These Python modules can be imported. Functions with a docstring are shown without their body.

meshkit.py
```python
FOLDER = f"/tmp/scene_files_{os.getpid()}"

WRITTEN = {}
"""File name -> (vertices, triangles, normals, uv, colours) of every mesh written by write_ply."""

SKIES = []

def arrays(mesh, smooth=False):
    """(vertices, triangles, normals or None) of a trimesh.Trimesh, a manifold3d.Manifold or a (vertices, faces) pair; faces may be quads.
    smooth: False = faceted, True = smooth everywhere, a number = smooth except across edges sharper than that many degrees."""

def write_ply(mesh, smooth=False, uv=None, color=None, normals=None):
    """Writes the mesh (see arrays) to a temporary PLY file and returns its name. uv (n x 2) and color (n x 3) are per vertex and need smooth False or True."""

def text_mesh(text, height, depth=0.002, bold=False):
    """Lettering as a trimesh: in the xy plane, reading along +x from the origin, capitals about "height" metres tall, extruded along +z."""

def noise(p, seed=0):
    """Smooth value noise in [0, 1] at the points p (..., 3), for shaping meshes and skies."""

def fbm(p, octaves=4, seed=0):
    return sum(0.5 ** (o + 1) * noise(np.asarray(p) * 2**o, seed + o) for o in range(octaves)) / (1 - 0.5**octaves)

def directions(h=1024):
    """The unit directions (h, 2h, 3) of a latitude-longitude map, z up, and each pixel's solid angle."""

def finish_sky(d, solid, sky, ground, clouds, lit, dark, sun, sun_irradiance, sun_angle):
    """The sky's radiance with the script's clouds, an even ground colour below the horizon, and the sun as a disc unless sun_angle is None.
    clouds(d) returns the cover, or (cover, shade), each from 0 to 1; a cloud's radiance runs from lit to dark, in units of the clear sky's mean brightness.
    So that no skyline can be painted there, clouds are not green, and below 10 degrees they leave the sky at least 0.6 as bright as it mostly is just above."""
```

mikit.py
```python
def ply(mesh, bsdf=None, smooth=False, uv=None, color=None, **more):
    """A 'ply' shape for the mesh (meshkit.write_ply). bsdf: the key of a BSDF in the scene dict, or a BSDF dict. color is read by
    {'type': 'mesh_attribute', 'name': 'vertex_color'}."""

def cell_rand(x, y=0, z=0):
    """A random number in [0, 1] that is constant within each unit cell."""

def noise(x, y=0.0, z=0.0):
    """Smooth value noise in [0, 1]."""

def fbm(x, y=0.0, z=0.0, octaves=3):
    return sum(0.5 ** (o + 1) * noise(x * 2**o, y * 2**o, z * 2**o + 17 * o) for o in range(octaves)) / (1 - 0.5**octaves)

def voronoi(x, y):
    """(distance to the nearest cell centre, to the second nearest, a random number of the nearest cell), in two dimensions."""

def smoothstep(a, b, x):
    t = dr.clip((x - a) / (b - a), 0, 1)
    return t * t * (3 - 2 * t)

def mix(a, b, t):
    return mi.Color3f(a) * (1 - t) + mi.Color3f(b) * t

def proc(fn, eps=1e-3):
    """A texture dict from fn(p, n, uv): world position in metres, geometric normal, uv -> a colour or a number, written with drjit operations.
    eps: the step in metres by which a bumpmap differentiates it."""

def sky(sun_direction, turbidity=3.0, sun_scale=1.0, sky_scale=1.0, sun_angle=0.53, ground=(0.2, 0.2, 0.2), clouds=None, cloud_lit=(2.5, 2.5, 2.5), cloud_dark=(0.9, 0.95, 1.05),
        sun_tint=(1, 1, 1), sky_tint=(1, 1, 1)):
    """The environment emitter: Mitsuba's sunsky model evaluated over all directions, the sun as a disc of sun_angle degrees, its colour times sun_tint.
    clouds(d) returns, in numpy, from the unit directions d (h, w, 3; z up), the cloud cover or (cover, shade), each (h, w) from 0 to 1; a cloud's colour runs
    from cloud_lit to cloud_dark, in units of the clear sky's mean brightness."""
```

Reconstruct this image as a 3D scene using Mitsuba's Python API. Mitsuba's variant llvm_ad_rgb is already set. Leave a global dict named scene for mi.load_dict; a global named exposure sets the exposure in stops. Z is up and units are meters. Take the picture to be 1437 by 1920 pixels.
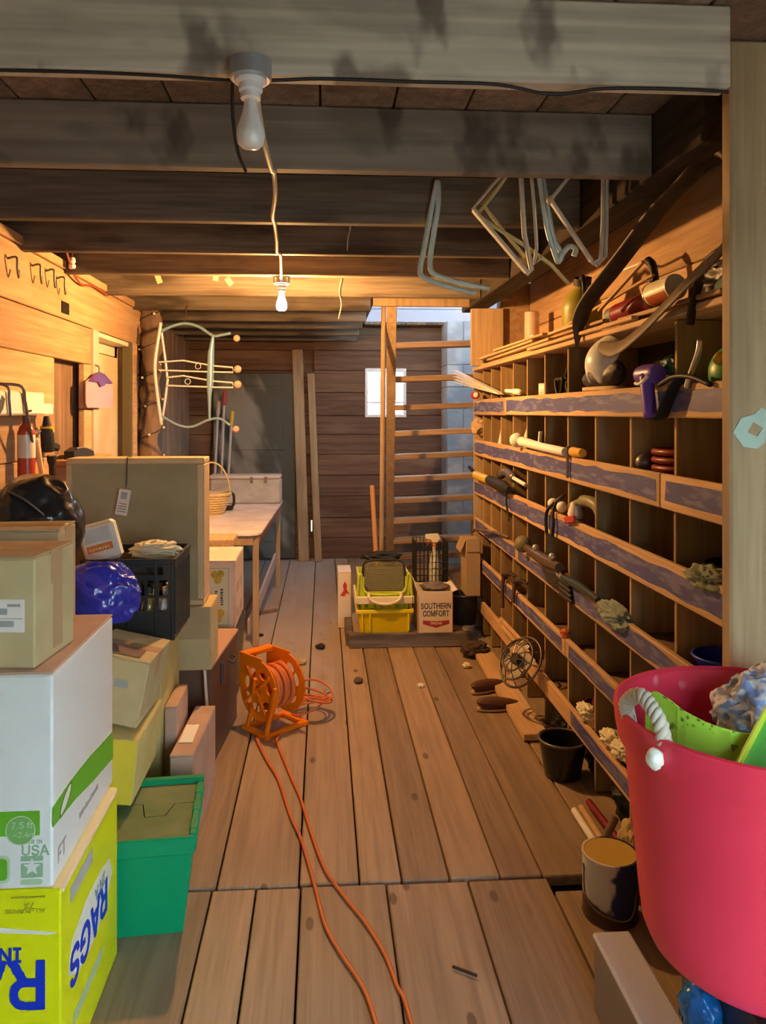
import math, random, numpy as np, trimesh, mitsuba as mi, drjit as dr, mikit, meshkit
from mikit import proc, noise, fbm, voronoi, cell_rand, smoothstep, mix
from shapely.geometry import Polygon, Point, box as sbox
from shapely import affinity
T = mi.ScalarTransform4f
rnd = random.Random(7)

# ------------------------------------------------------------------ camera, sky, exposure
exposure = 0.0
YAW = math.atan(0.065)
scene = {
    'camera': {'type': 'perspective', 'fov': 2 * math.degrees(math.atan(1437 / 2 / 1440.0)), 'fov_axis': 'x', 'near_clip': 0.05, 'far_clip': 200.0,
               'principal_point_offset_x': 0.01287, 'principal_point_offset_y': 0.09792,
               'to_world': T().look_at(origin=[0, 0, 1.55], target=[math.sin(YAW), math.cos(YAW), 1.55], up=[0, 0, 1])},
}


def cloud_cover(d):
    n = meshkit.fbm(d * np.array([2.2, 2.2, 4.0]), 4, 3)
    return np.clip(0.55 + 1.2 * (n - 0.4), 0.0, 1.0), np.clip(0.5 + (n - 0.5), 0, 1)


SKY = 100.0
scene['sky'] = mikit.sky((0.35, 0.75, 0.75), turbidity=3.0, sun_scale=0.0, sky_scale=SKY, ground=(0.24, 0.26, 0.2), clouds=cloud_cover,
                         cloud_lit=(1.2, 1.42, 1.4), cloud_dark=(0.75, 0.88, 0.93), sky_tint=(0.92, 1.0, 1.0))
BULB_POWER = (3400, 1720, 560)

labels = {}


# ------------------------------------------------------------------ helpers
def numbered(key):
    if key not in scene and key not in labels and not any(k.startswith(key + '__') for k in scene):
        return key
    i = 1
    while f'{key}_{i:03d}' in scene or f'{key}_{i:03d}' in labels:
        i += 1
    return f'{key}_{i:03d}'


def tag(key, label=None, cat=None, group=None, kind=None):
    d = labels.setdefault(key, {})
    for k, v in (('label', label), ('category', cat), ('group', group), ('kind', kind)):
        if v:
            d[k] = v
    return key


def thing(name, label, cat, group=None, kind=None):
    return tag(numbered(name), label, cat, group, kind)


def put(name, mesh, bsdf, parent=None, smooth=False, uv=None, **kw):
    """One entry of the scene: a part when parent is given. kw: label, cat, group, kind."""
    if isinstance(mesh, list):
        mesh = trimesh.util.concatenate(mesh)
    key = numbered(f'{parent}__{name}' if parent else name)
    if uv is not None:
        uv = np.tile(np.asarray(uv, float), (len(mesh.vertices), 1))
        smooth = bool(smooth)
    scene[key] = mikit.ply(mesh, bsdf, smooth, uv=uv)
    if kw:
        tag(key, **kw)
    return key


def wput(name, mesh, bsdf, parent=None, **kw):
    """A wooden piece: its constant uv carries its own tone and grain offset."""
    if isinstance(mesh, list):
        mesh = trimesh.util.concatenate(mesh)
    return put(name, mesh, bsdf, parent, uv=(rnd.random(), rnd.random()), **kw)


def tri(v, f):
    return trimesh.Trimesh(np.asarray(v, float), np.asarray(f), process=False)


def bb(x0, x1, y0, y1, z0, z1, b=0.004):
    """Chamfered box between two corners."""
    lo, hi = np.minimum([x0, y0, z0], [x1, y1, z1]), np.maximum([x0, y0, z0], [x1, y1, z1])
    b = min(b, 0.45 * float((hi - lo).min()))
    if b <= 0:
        return trimesh.creation.box(bounds=[lo, hi])
    pts = []
    for i in range(8):
        s = np.array([i & 1, (i >> 1) & 1, (i >> 2) & 1])
        c = np.where(s, hi, lo)
        for k in range(3):
            q = c + np.where(s, -b, b)
            q[k] = c[k]
            pts.append(q)
    return trimesh.convex.convex_hull(np.array(pts))


def rot(mesh, deg, axis=(0, 0, 1), at=(0, 0, 0)):
    m = mesh.copy()
    m.apply_transform(trimesh.transformations.rotation_matrix(math.radians(deg), axis, at))
    return m


def mv(mesh, x=0, y=0, z=0):
    m = mesh.copy()
    m.apply_translation([x, y, z])
    return m


def frame(d, up=(0, 0, 1)):
    d = np.asarray(d, float) / np.linalg.norm(d)
    up = np.asarray(up, float)
    if abs(d @ up) > 0.97:
        up = np.array([1.0, 0, 0]) if abs(d[0]) < 0.9 else np.array([0, 1.0, 0])
    s = np.cross(d, up)
    s /= np.linalg.norm(s)
    return d, s, np.cross(s, d)


def bar(p0, p1, w, h, b=0.003, up=(0, 0, 1)):
    """Chamfered bar from p0 to p1, w wide across and h tall."""
    p0, p1 = np.asarray(p0, float), np.asarray(p1, float)
    d, s, u = frame(p1 - p0, up)
    L = np.linalg.norm(p1 - p0)
    m = bb(-w / 2, w / 2, 0, L, -h / 2, h / 2, b)
    M = np.eye(4)
    M[:3, 0], M[:3, 1], M[:3, 2], M[:3, 3] = s, d, u, p0
    m.apply_transform(M)
    return m


def spline(pts, k=6, closed=False):
    p = np.asarray(pts, float)
    n = len(p)
    if closed:
        q = np.vstack([p[-1], p, p[0], p[1]])
    else:
        q = np.vstack([2 * p[0] - p[1], p, 2 * p[-1] - p[-2]])
    out = []
    for i in range(n if closed else n - 1):
        a, b, c, d = q[i], q[i + 1], q[i + 2], q[i + 3]
        for t in np.arange(k) / k:
            out.append(0.5 * (2 * b + (c - a) * t + (2 * a - 5 * b + 4 * c - d) * t * t + (3 * b - a - 3 * c + d) * t ** 3))
    if not closed:
        out.append(p[-1])
    return np.array(out)


def tube(pts, r, n=8, closed=False, flat=1.0):
    """Round (or flattened) tube along points; r a number or one per point."""
    p = np.asarray(pts, float)
    k = len(p)
    r = np.broadcast_to(np.asarray(r, float), (k,))
    tan = np.gradient(p, axis=0) if not closed else np.roll(p, -1, 0) - np.roll(p, 1, 0)
    tan /= np.maximum(np.linalg.norm(tan, axis=1, keepdims=True), 1e-12)
    s = frame(tan[0])[1]
    v = []
    a = np.arange(n) * 2 * np.pi / n
    for i in range(k):
        s = s - tan[i] * (s @ tan[i])
        s /= max(np.linalg.norm(s), 1e-12)
        u = np.cross(s, tan[i])
        v.append(p[i] + r[i] * (np.cos(a)[:, None] * s + flat * np.sin(a)[:, None] * u))
    v = np.vstack(v)
    f = []
    for i in range(k if closed else k - 1):
        i2 = (i + 1) % k
        for j in range(n):
            j2 = (j + 1) % n
            f += [[i * n + j, i * n + j2, i2 * n + j2], [i * n + j, i2 * n + j2, i2 * n + j]]
    if not closed:
        v = np.vstack([v, p[0], p[-1]])
        for j in range(n):
            j2 = (j + 1) % n
            f += [[k * n, j2, j], [k * n + 1, (k - 1) * n + j, (k - 1) * n + j2]]
    m = tri(v, f)
    m.fix_normals()
    return m


def lathe(prof, x=0, y=0, z=0, n=32):
    """Turned shape from (radius, height) pairs, closed at radius 0."""
    m = trimesh.creation.revolve(np.array([(max(r, 0), h) for r, h in prof], float), sections=n)
    m.fix_normals()
    return mv(m, x, y, z)


def orient(mesh, at, zdir, up=(0, 1, 0)):
    """Moves a mesh so that its z axis points along zdir and its origin lies at 'at'."""
    d, s, u = frame(zdir, up)
    M = np.eye(4)
    M[:3, 0], M[:3, 1], M[:3, 2], M[:3, 3] = s, np.cross(d, s), d, at
    m = mesh.copy()
    m.apply_transform(M)
    return m


def decal(mesh, at, u, v):
    """Moves a flat mesh from the xy plane onto a surface: x along u, y along v."""
    u, v = np.asarray(u, float), np.asarray(v, float)
    u, v = u / np.linalg.norm(u), v / np.linalg.norm(v)
    M = np.eye(4)
    M[:3, 0], M[:3, 1], M[:3, 2], M[:3, 3] = u, v, np.cross(u, v), at
    m = mesh.copy()
    m.apply_transform(M)
    return m


def plate(pts, d=0.001):
    p = pts if hasattr(pts, 'geom_type') else Polygon(pts)
    return trimesh.util.concatenate([trimesh.creation.extrude_polygon(g, d, engine='earcut') for g in getattr(p, 'geoms', [p])])


def rect(w, h, r=0.0):
    return sbox(r, r, w - r, h - r).buffer(r, 4) if r else sbox(0, 0, w, h)


def text(s, h, d=0.0012, bold=False):
    return meshkit.text_mesh(s, h, d, bold)


def smudge(w, h, n=7, d=0.001):
    """A line of print too small to read: short uneven dashes."""
    out, x = [], 0.0
    r = random.Random(n)
    while x < w - h * 0.4:
        a = min(w - x, h * r.uniform(0.35, 1.1))
        out.append(affinity.translate(rect(a, h * r.uniform(0.75, 1.0), 0.0), x, 0))
        x += a + h * r.uniform(0.15, 0.4)
    return trimesh.util.concatenate([plate(q, d) for q in out])


def blob(c, rad, amp=0.25, freq=2.5, seed=0, sub=4, flat=None, power=1.0):
    """A crumpled lump: an icosphere pushed about by noise; flat cuts it off at that height below its centre."""
    m = trimesh.creation.icosphere(subdivisions=sub)
    v = m.vertices.copy()
    n = meshkit.fbm(v * freq + 13.7 * seed, 4, seed) - 0.5
    ridge = 1 - 2 * np.abs(meshkit.fbm(v * freq * 1.3 + 5 + 3.1 * seed, 3, seed + 5) - 0.5)
    v *= (1 + amp * (1.2 * n + 0.8 * (ridge - 0.8)) * 2)[:, None]
    v = np.sign(v) * np.abs(v) ** power
    v = v * np.asarray(rad)
    if flat is not None:
        v[:, 2] = np.maximum(v[:, 2], -flat)
    return tri(v + np.asarray(c), m.faces)


def sheet(w, h, nx, ny, fz, t=0.002):
    """Thin sheet in the xy plane with height fz(x, y), thickness t."""
    x, y = np.meshgrid(np.linspace(0, w, nx), np.linspace(0, h, ny), indexing='ij')
    z = fz(x, y)
    a = np.stack([x, y, z], -1).reshape(-1, 3)
    v = np.vstack([a, a - [0, 0, t]])
    N = nx * ny
    f = []
    for i in range(nx - 1):
        for j in range(ny - 1):
            q = [i * ny + j, (i + 1) * ny + j, (i + 1) * ny + j + 1, i * ny + j + 1]
            f += [[q[0], q[1], q[2]], [q[0], q[2], q[3]], [N + q[0], N + q[2], N + q[1]], [N + q[0], N + q[3], N + q[2]]]
    edge = [i * ny for i in range(nx)] + [(nx - 1) * ny + j for j in range(1, ny)] + [i * ny + ny - 1 for i in range(nx - 2, -1, -1)] + [j for j in range(ny - 2, 0, -1)]
    for k in range(len(edge)):
        p, q = edge[k], edge[(k + 1) % len(edge)]
        f += [[p, N + p, N + q], [p, N + q, q]]
    return tri(v, f)


def cut(a, b):
    """a minus b for watertight meshes."""
    return trimesh.boolean.difference([a] + (b if isinstance(b, list) else [b]), engine='manifold')


# ------------------------------------------------------------------ materials
def mat(key, color, rough=0.6, spec=0.3, metal=0.0, **kw):
    c = color if isinstance(color, dict) else {'type': 'rgb', 'value': list(color)}
    scene[key] = {'type': 'twosided', 'bsdf': {'type': 'principled', 'base_color': c, 'roughness': rough, 'specular': spec, 'metallic': metal, **kw}}
    return key


def wood(axis, light, dark, stain, grain=1.0, stain_amt=0.5, stain_scale=1.3):
    def fn(p, n, uv):
        q = [p.x, p.y, p.z]
        along = q[axis]
        a, b = q[(axis + 1) % 3], q[(axis + 2) % 3]
        o = uv.x * 37 + uv.y * 91
        g = fbm(a * 42 + o, b * 42, along * 0.9 + o, 3)
        fine = noise(a * 150 + o, b * 150, along * 6)
        s = fbm(a * 5 * stain_scale + o * 3, b * 5 * stain_scale, along * stain_scale + o, 4)
        c = mix(dark, light, smoothstep(0.15, 0.85, g * 0.7 + fine * 0.3))
        c = mix(c, stain, smoothstep(0.5, 0.78, s) * stain_amt)
        return c * (0.78 + 0.44 * uv.x)
    return proc(fn)


def mottled(c0, c1, scale=6.0, lo=0.35, hi=0.7):
    def fn(p, n, uv):
        return mix(c0, c1, smoothstep(lo, hi, fbm(p.x * scale, p.y * scale, p.z * scale, 4)))
    return proc(fn)


mat('wood_joist', wood(0, (0.22, 0.18, 0.135), (0.10, 0.08, 0.06), (0.05, 0.035, 0.026), stain_amt=0.8, stain_scale=2.2), 0.75, 0.15)


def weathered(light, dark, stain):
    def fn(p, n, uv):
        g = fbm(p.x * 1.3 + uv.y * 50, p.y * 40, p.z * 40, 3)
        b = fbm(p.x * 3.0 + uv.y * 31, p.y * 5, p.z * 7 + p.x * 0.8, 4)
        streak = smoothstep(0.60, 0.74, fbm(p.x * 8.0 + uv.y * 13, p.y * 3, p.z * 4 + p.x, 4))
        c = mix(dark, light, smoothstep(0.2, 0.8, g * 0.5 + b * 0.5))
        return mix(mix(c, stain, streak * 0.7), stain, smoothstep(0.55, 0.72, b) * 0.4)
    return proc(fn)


mat('wood_daylit', weathered((0.62, 0.53, 0.41), (0.32, 0.26, 0.19), (0.085, 0.06, 0.04)), 0.65, 0.25)  # paler beam copy, front daylight painted into the wood colour
mat('wood_half_daylit', weathered((0.30, 0.25, 0.19), (0.16, 0.125, 0.095), (0.06, 0.045, 0.035)), 0.7, 0.2)  # middle copy for the second joist, some daylight painted in
_planks = wood(1, (0.37, 0.265, 0.175), (0.25, 0.178, 0.117), (0.17, 0.115, 0.078), stain_amt=0.4)['fn']


def floor_fn(p, n, uv):
    c = mikit._FUNCTIONS[_planks](p, n, uv)
    d, _, which = voronoi(p.x * 5.5 + uv.y * 9, p.y * 2.2)
    knot = smoothstep(0.085, 0.05, d) * smoothstep(0.6, 0.65, which)
    c = mix(c, (0.10, 0.06, 0.04), knot * 0.75)
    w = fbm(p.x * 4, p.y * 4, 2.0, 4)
    dust_daylight = smoothstep(4.0, 4.9, p.y + 0.9 * (w - 0.5)) * smoothstep(0.22, 0.0, p.x + 0.25 * (w - 0.5))
    return mix(c, (0.40, 0.36, 0.36), dust_daylight * (0.35 + 0.5 * w))  # pale dust patch also carries loft hatch daylight painted in


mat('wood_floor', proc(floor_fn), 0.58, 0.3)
mat('wood_wall', wood(1, (0.52, 0.34, 0.19), (0.36, 0.22, 0.115), (0.22, 0.12, 0.06), stain_amt=0.5), 0.7, 0.2)
mat('wood_back', wood(0, (0.20, 0.113, 0.07), (0.10, 0.056, 0.037), (0.30, 0.19, 0.12), stain_amt=0.5), 0.75, 0.15)
mat('wood_rail', wood(1, (0.56, 0.38, 0.21), (0.40, 0.25, 0.13), (0.24, 0.14, 0.07), stain_amt=0.4), 0.65, 0.22)
mat('wood_upright', wood(2, (0.50, 0.36, 0.21), (0.34, 0.235, 0.13), (0.2, 0.13, 0.07), stain_amt=0.5), 0.68, 0.2)
mat('wood_post', wood(2, (0.52, 0.37, 0.20), (0.38, 0.26, 0.135), (0.3, 0.2, 0.11), stain_amt=0.5), 0.65, 0.22)
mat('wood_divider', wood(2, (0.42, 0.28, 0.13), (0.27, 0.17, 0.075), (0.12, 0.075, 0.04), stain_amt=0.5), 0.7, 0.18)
mat('wood_old_upright', wood(2, (0.30, 0.20, 0.135), (0.16, 0.105, 0.07), (0.09, 0.06, 0.045), stain_amt=0.6), 0.75, 0.15)
mat('wood_tread', wood(0, (0.46, 0.32, 0.20), (0.30, 0.19, 0.11), (0.2, 0.12, 0.07), stain_amt=0.4), 0.55, 0.3)
mat('dark_void', (0.02, 0.016, 0.013), 0.9, 0.05)
# ------------------------------------------------------------------ the setting: floor, ceiling, walls
def S(name, label, cat):
    return tag(name, label, cat, kind='structure')


CEIL, JB = 2.455, 2.27
S('floor', 'worn brown plank floor running down the middle of the shed', 'floor')
put('subfloor', bb(-2.2, 2.3, -0.6, 8.6, -0.14, -0.045, 0), 'dark_void', 'floor')
near_x = [-1.62, -1.32, -1.02, -0.7, -0.36, -0.218, -0.073, 0.206, 0.478, 0.745, 1.02, 1.3, 1.5]
far_x = [-1.62, -1.36, -1.1, -0.86, -0.6, -0.348, -0.08, 0.12, 0.26, 0.42, 0.59, 0.735, 0.965, 1.2, 1.5, 1.8]
for i in range(len(near_x) - 1):
    x0, x1 = near_x[i], near_x[i + 1]
    y1 = 2.515 if x0 < 0.7 else 2.44
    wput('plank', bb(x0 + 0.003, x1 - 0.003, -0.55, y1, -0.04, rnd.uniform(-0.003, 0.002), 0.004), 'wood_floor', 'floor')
for i in range(len(far_x) - 1):
    x0, x1 = far_x[i], far_x[i + 1]
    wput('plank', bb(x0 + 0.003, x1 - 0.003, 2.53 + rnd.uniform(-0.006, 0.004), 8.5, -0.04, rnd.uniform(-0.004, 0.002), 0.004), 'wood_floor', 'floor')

S('ceiling', 'dark reddish-brown boards above the ceiling joists', 'ceiling')
xs = np.linspace(-1.75, 1.95, 18)
for i in range(17):
    x0, x1 = xs[i] + 0.003, xs[i + 1] - 0.003
    y1 = 5.28 if x0 > 0.3 else 8.4
    wput('board', bb(x0, x1, -0.45, y1, CEIL, CEIL + 0.03, 0.003), 'wood_old_upright', 'ceiling')
    if y1 < 8:
        wput('board', bb(x0, x1, 7.95, 8.4, CEIL, CEIL + 0.03, 0.003), 'wood_old_upright', 'ceiling')
put('loft_floor', [bb(-1.75, 0.3, -0.45, 8.4, CEIL + 0.034, CEIL + 0.06, 0), bb(0.3, 1.95, -0.45, 5.28, CEIL + 0.034, CEIL + 0.06, 0)], 'wood_old_upright', 'ceiling', uv=(0.2, 0.3))
# header that the joists butt into, and the joists
S('header_beam', 'dark timber header along the right side that the joists butt into', 'beam')
mat('shade_black_wood', wood(1, (0.05, 0.04, 0.03), (0.03, 0.023, 0.018), (0.02, 0.015, 0.012)), 0.8, 0.1)  # near-black colour: shade of header and deep bins painted in
wput('timber', bb(1.0, 1.145, 1.97, 5.5, JB - 0.005, CEIL - 0.002, 0.006), 'shade_black_wood', 'header_beam')
JOISTS = [1.65, 2.27, 2.92, 3.49, 4.06, 4.81, 5.5, 6.1, 6.7, 7.3, 7.85]
JLAB = ['pale grey stained beam nearest the top of the picture, holding the unlit bulb', 'grey joist just behind the unlit bulb, second from the front',
        'third dark joist from the front, behind the unlit bulb', 'fourth joist from the front, ahead of the glowing bulb',
        'fifth joist from the front, holding the glowing bulb', 'sixth joist from the front, lit orange just behind the glowing bulb',
        'seventh joist from the front, at the edge of the stair hatch', 'eighth joist from the front, left of the stair hatch',
        'ninth joist from the front, left of the stair hatch', 'tenth joist from the front, left of the stair hatch', 'last joist, against the back wall']
for i, (y, lab) in enumerate(zip(JOISTS, JLAB)):
    x1 = 0.905 if i == 0 else 0.998 if y < 5.3 else 0.34
    k = numbered('joist')
    tilt = rnd.uniform(-0.006, 0.006) if i else 0
    m = bb(-1.62, x1, y, y + 0.05, JB + tilt, CEIL - 0.002, 0.005)
    put(k, m, 'wood_daylit' if i == 0 else 'wood_half_daylit' if i == 1 else 'wood_joist', uv=(0.6 if i == 0 else 0.5 if i == 1 else rnd.uniform(0.1, 0.35), rnd.random()))
    tag(k, lab, 'beam', 'ceiling joists', 'structure')

# left wall: horizontal boards round a dark recess and a doorway
XL = -1.34
S('wall_left', 'orange-lit horizontal board wall along the left side', 'wall')
rows = [0.0, 0.29, 0.57, 0.83, 1.09, 1.33, 1.565, 1.82, 2.03, 2.285]
for j in range(len(rows) - 1):
    z0, z1 = rows[j], rows[j + 1]
    segs = [(-0.3, 2.2), (2.2, 5.95)]
    if z0 < 2.0:
        segs = [(-0.3, 2.2), (2.2, 4.54)]
        if 1.3 < z0 < 1.81:
            segs = [(-0.3, 2.2), (2.2, 3.93), (4.4, 4.54)]
    for a, b in segs:
        wput('board', bb(XL - 0.03, XL + rnd.uniform(-0.004, 0.004), a + 0.002, b - 0.002, z0 + 0.002, z1 - 0.002, 0.004), 'wood_wall', 'wall_left')
    if z0 < 2.0:
        wput('board', bb(XL - 0.05, XL - 0.012, 5.42, 5.95, z0 + 0.002, z1 - 0.002, 0.004), 'wood_back', 'wall_left')
wput('top_plate', bb(XL - 0.1, XL + 0.015, 2.6, 5.95, 2.287, 2.33, 0.004), 'wood_wall', 'wall_left')
put('backing', [bb(-1.66, -1.62, -0.3, 8.3, -0.1, CEIL, 0), bb(XL - 0.08, XL - 0.065, 3.8, 4.5, 1.2, 1.9, 0)], 'wood_old_upright', 'wall_left', uv=(0.2, 0.3))
# beyond the wrapped post the wall is of upright boards
S('wall_left_far', 'purplish-brown upright boards at the far left corner', 'wall')
ys = np.linspace(5.95, 8.12, 11)
for i in range(10):
    wput('board', bb(XL - 0.09, XL - 0.06 + rnd.uniform(-0.01, 0.01), ys[i] + 0.003, ys[i + 1] - 0.003, 0, CEIL - 0.01, 0.004), 'wood_old_upright', 'wall_left_far')
# door in the left wall
S('door_1', 'cream painted door standing in the left wall doorway', 'door')
mat('cream_paint', mottled((0.66, 0.56, 0.34), (0.58, 0.47, 0.27), 3.0), 0.5, 0.3)
put('leaf', bb(XL - 0.12, XL - 0.08, 4.58, 5.42, 0.01, 1.92, 0.003), 'cream_paint', 'door_1')
put('upper_panel', bb(XL - 0.14, XL - 0.1, 4.58, 5.42, 1.93, 2.03, 0.003), mat('pale_paint', (0.75, 0.70, 0.55), 0.5), 'door_1')
put('lintel', bb(XL - 0.15, XL - 0.005, 4.55, 5.45, 2.0, 2.028, 0.002), 'pale_paint', 'door_1')
wput('jamb', bb(XL - 0.1, XL + 0.015, 4.545, 4.64, 0, 2.03, 0.004), mat('pink_paint', (0.62, 0.42, 0.34), 0.55), 'door_1')
wput('jamb', bb(XL - 0.05, XL + 0.012, 5.41, 5.45, 0, 2.03, 0.004), mat('olive_dark', (0.10, 0.085, 0.045), 0.7), 'door_1')
wput('jamb', bb(XL - 0.1, XL + 0.02, 5.46, 5.56, 0, 2.03, 0.004), 'wood_wall', 'door_1')

# right wall behind the shelves
XR = 1.44
S('wall_right', 'orange wide-board wall above the pigeonhole shelves', 'wall')
for j, (z0, z1) in enumerate([(-0.02, 0.5), (0.5, 1.0), (1.0, 1.5), (1.5, 1.86), (1.86, 2.13), (2.13, 2.453)]):
    wput('board', bb(XR, XR + 0.04, -0.46 if z0 > 1.9 else 0.6, 5.52, z0 + 0.002, z1 - 0.002, 0.005), 'wood_wall', 'wall_right')
S('wall_right_far', 'dark boards on the right side beyond the shelves, behind the stairs', 'wall')
for j, (z0, z1) in enumerate([(0, 0.6), (0.6, 1.2), (1.2, 1.8), (1.8, 2.45)]):
    wput('board', bb(1.9, 1.94, 5.6, 8.4, z0 + 0.002, z1 - 0.002, 0.005), 'wood_back', 'wall_right_far')
wput('return_board', bb(1.02, 1.245, 5.24, 5.28, 1.865, 2.264, 0.004), 'wood_upright', 'wall_right')
wput('return_board', bb(1.25, 1.438, 5.285, 5.305, 1.865, 2.45, 0.003), 'wood_wall', 'wall_right')
wput('return_board', bb(1.36, 1.95, 5.53, 5.57, 0, 2.45, 0.004), 'wood_upright', 'wall_right')

# back wall with a small window
YB = 8.12
S('wall_back', 'dark brown horizontal board wall at the far end', 'wall')
zr = [0, 0.22, 0.43, 0.66, 0.88, 1.1, 1.31, 1.51, 1.75, 1.985, 2.2, 2.45, 2.7, 2.95, 3.2]
for j in range(len(zr) - 1):
    z0, z1 = zr[j], zr[j + 1]
    segs = [(-1.65, -0.1), (-0.1, 0.46), (0.86, 1.95)] if 1.5 < z0 < 1.9 else [(-1.65, -0.12 + rnd.uniform(-0.1, 0.1)), (-0.1, 1.95)]
    for k, (a, b) in enumerate(segs):
        wput('board', bb(a + 0.002, b - 0.002, YB + rnd.uniform(-0.004, 0.004), YB + 0.04, z0 + 0.002, z1 - 0.002, 0.004), 'wood_back', 'wall_back')
holes = cut(bb(-1.7, 1.95, YB + 0.045, YB + 0.06, 0, 3.2, 0), [bb(0.46, 0.86, YB, YB + 0.2, 1.51, 1.985, 0), bb(-0.13, -0.115, YB, YB + 0.2, 0.28, 0.4, 0)])
put('sheathing', holes, 'wood_back', 'wall_back', uv=(0.2, 0.3))
S('window_1', 'small bright four-pane window in the back wall beside the stairs', 'window')
mat('white_paint', (0.78, 0.79, 0.82), 0.45, 0.4)
wf = []
for a in ((0.44, 0.47, 1.49, 2.01), (0.85, 0.88, 1.49, 2.01)):
    wf.append(bb(a[0], a[1], YB - 0.02, YB + 0.05, a[2], a[3], 0.003))
wf += [bb(0.44, 0.88, YB - 0.02, YB + 0.05, 1.49, 1.52, 0.003), bb(0.44, 0.88, YB - 0.02, YB + 0.05, 1.975, 2.01, 0.003)]
put('window_frame', wf, 'white_paint', 'window_1')
put('mullion', bb(0.652, 0.668, YB, YB + 0.03, 1.52, 1.975, 0.002), 'white_paint', 'window_1')
put('mullion', bb(0.47, 0.85, YB, YB + 0.03, 1.64, 1.656, 0.002), 'white_paint', 'window_1')
scene['window_glass'] = {'type': 'thindielectric', 'int_ior': 1.5}
for a in ((0.47, 0.652), (0.668, 0.85)):
    for b in ((1.52, 1.64), (1.656, 1.975)):
        put('pane', bb(a[0], a[1], YB + 0.014, YB + 0.016, b[0], b[1], 0), 'window_glass', 'window_1')
# dark door at the far left, loft walls round the stair hatch
S('door_2', 'tall blackish door with pale mottling on the back wall', 'door')


def black_door(p, n, uv):
    s = smoothstep(0.52, 0.75, fbm(p.x * 4 + p.z * 2.2, p.z * 1.1 - p.x * 1.5, 3.0, 4))  # pale noise mottling mixed into the blackish colour
    return mix((0.065, 0.068, 0.056), (0.24, 0.22, 0.18), s)


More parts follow.
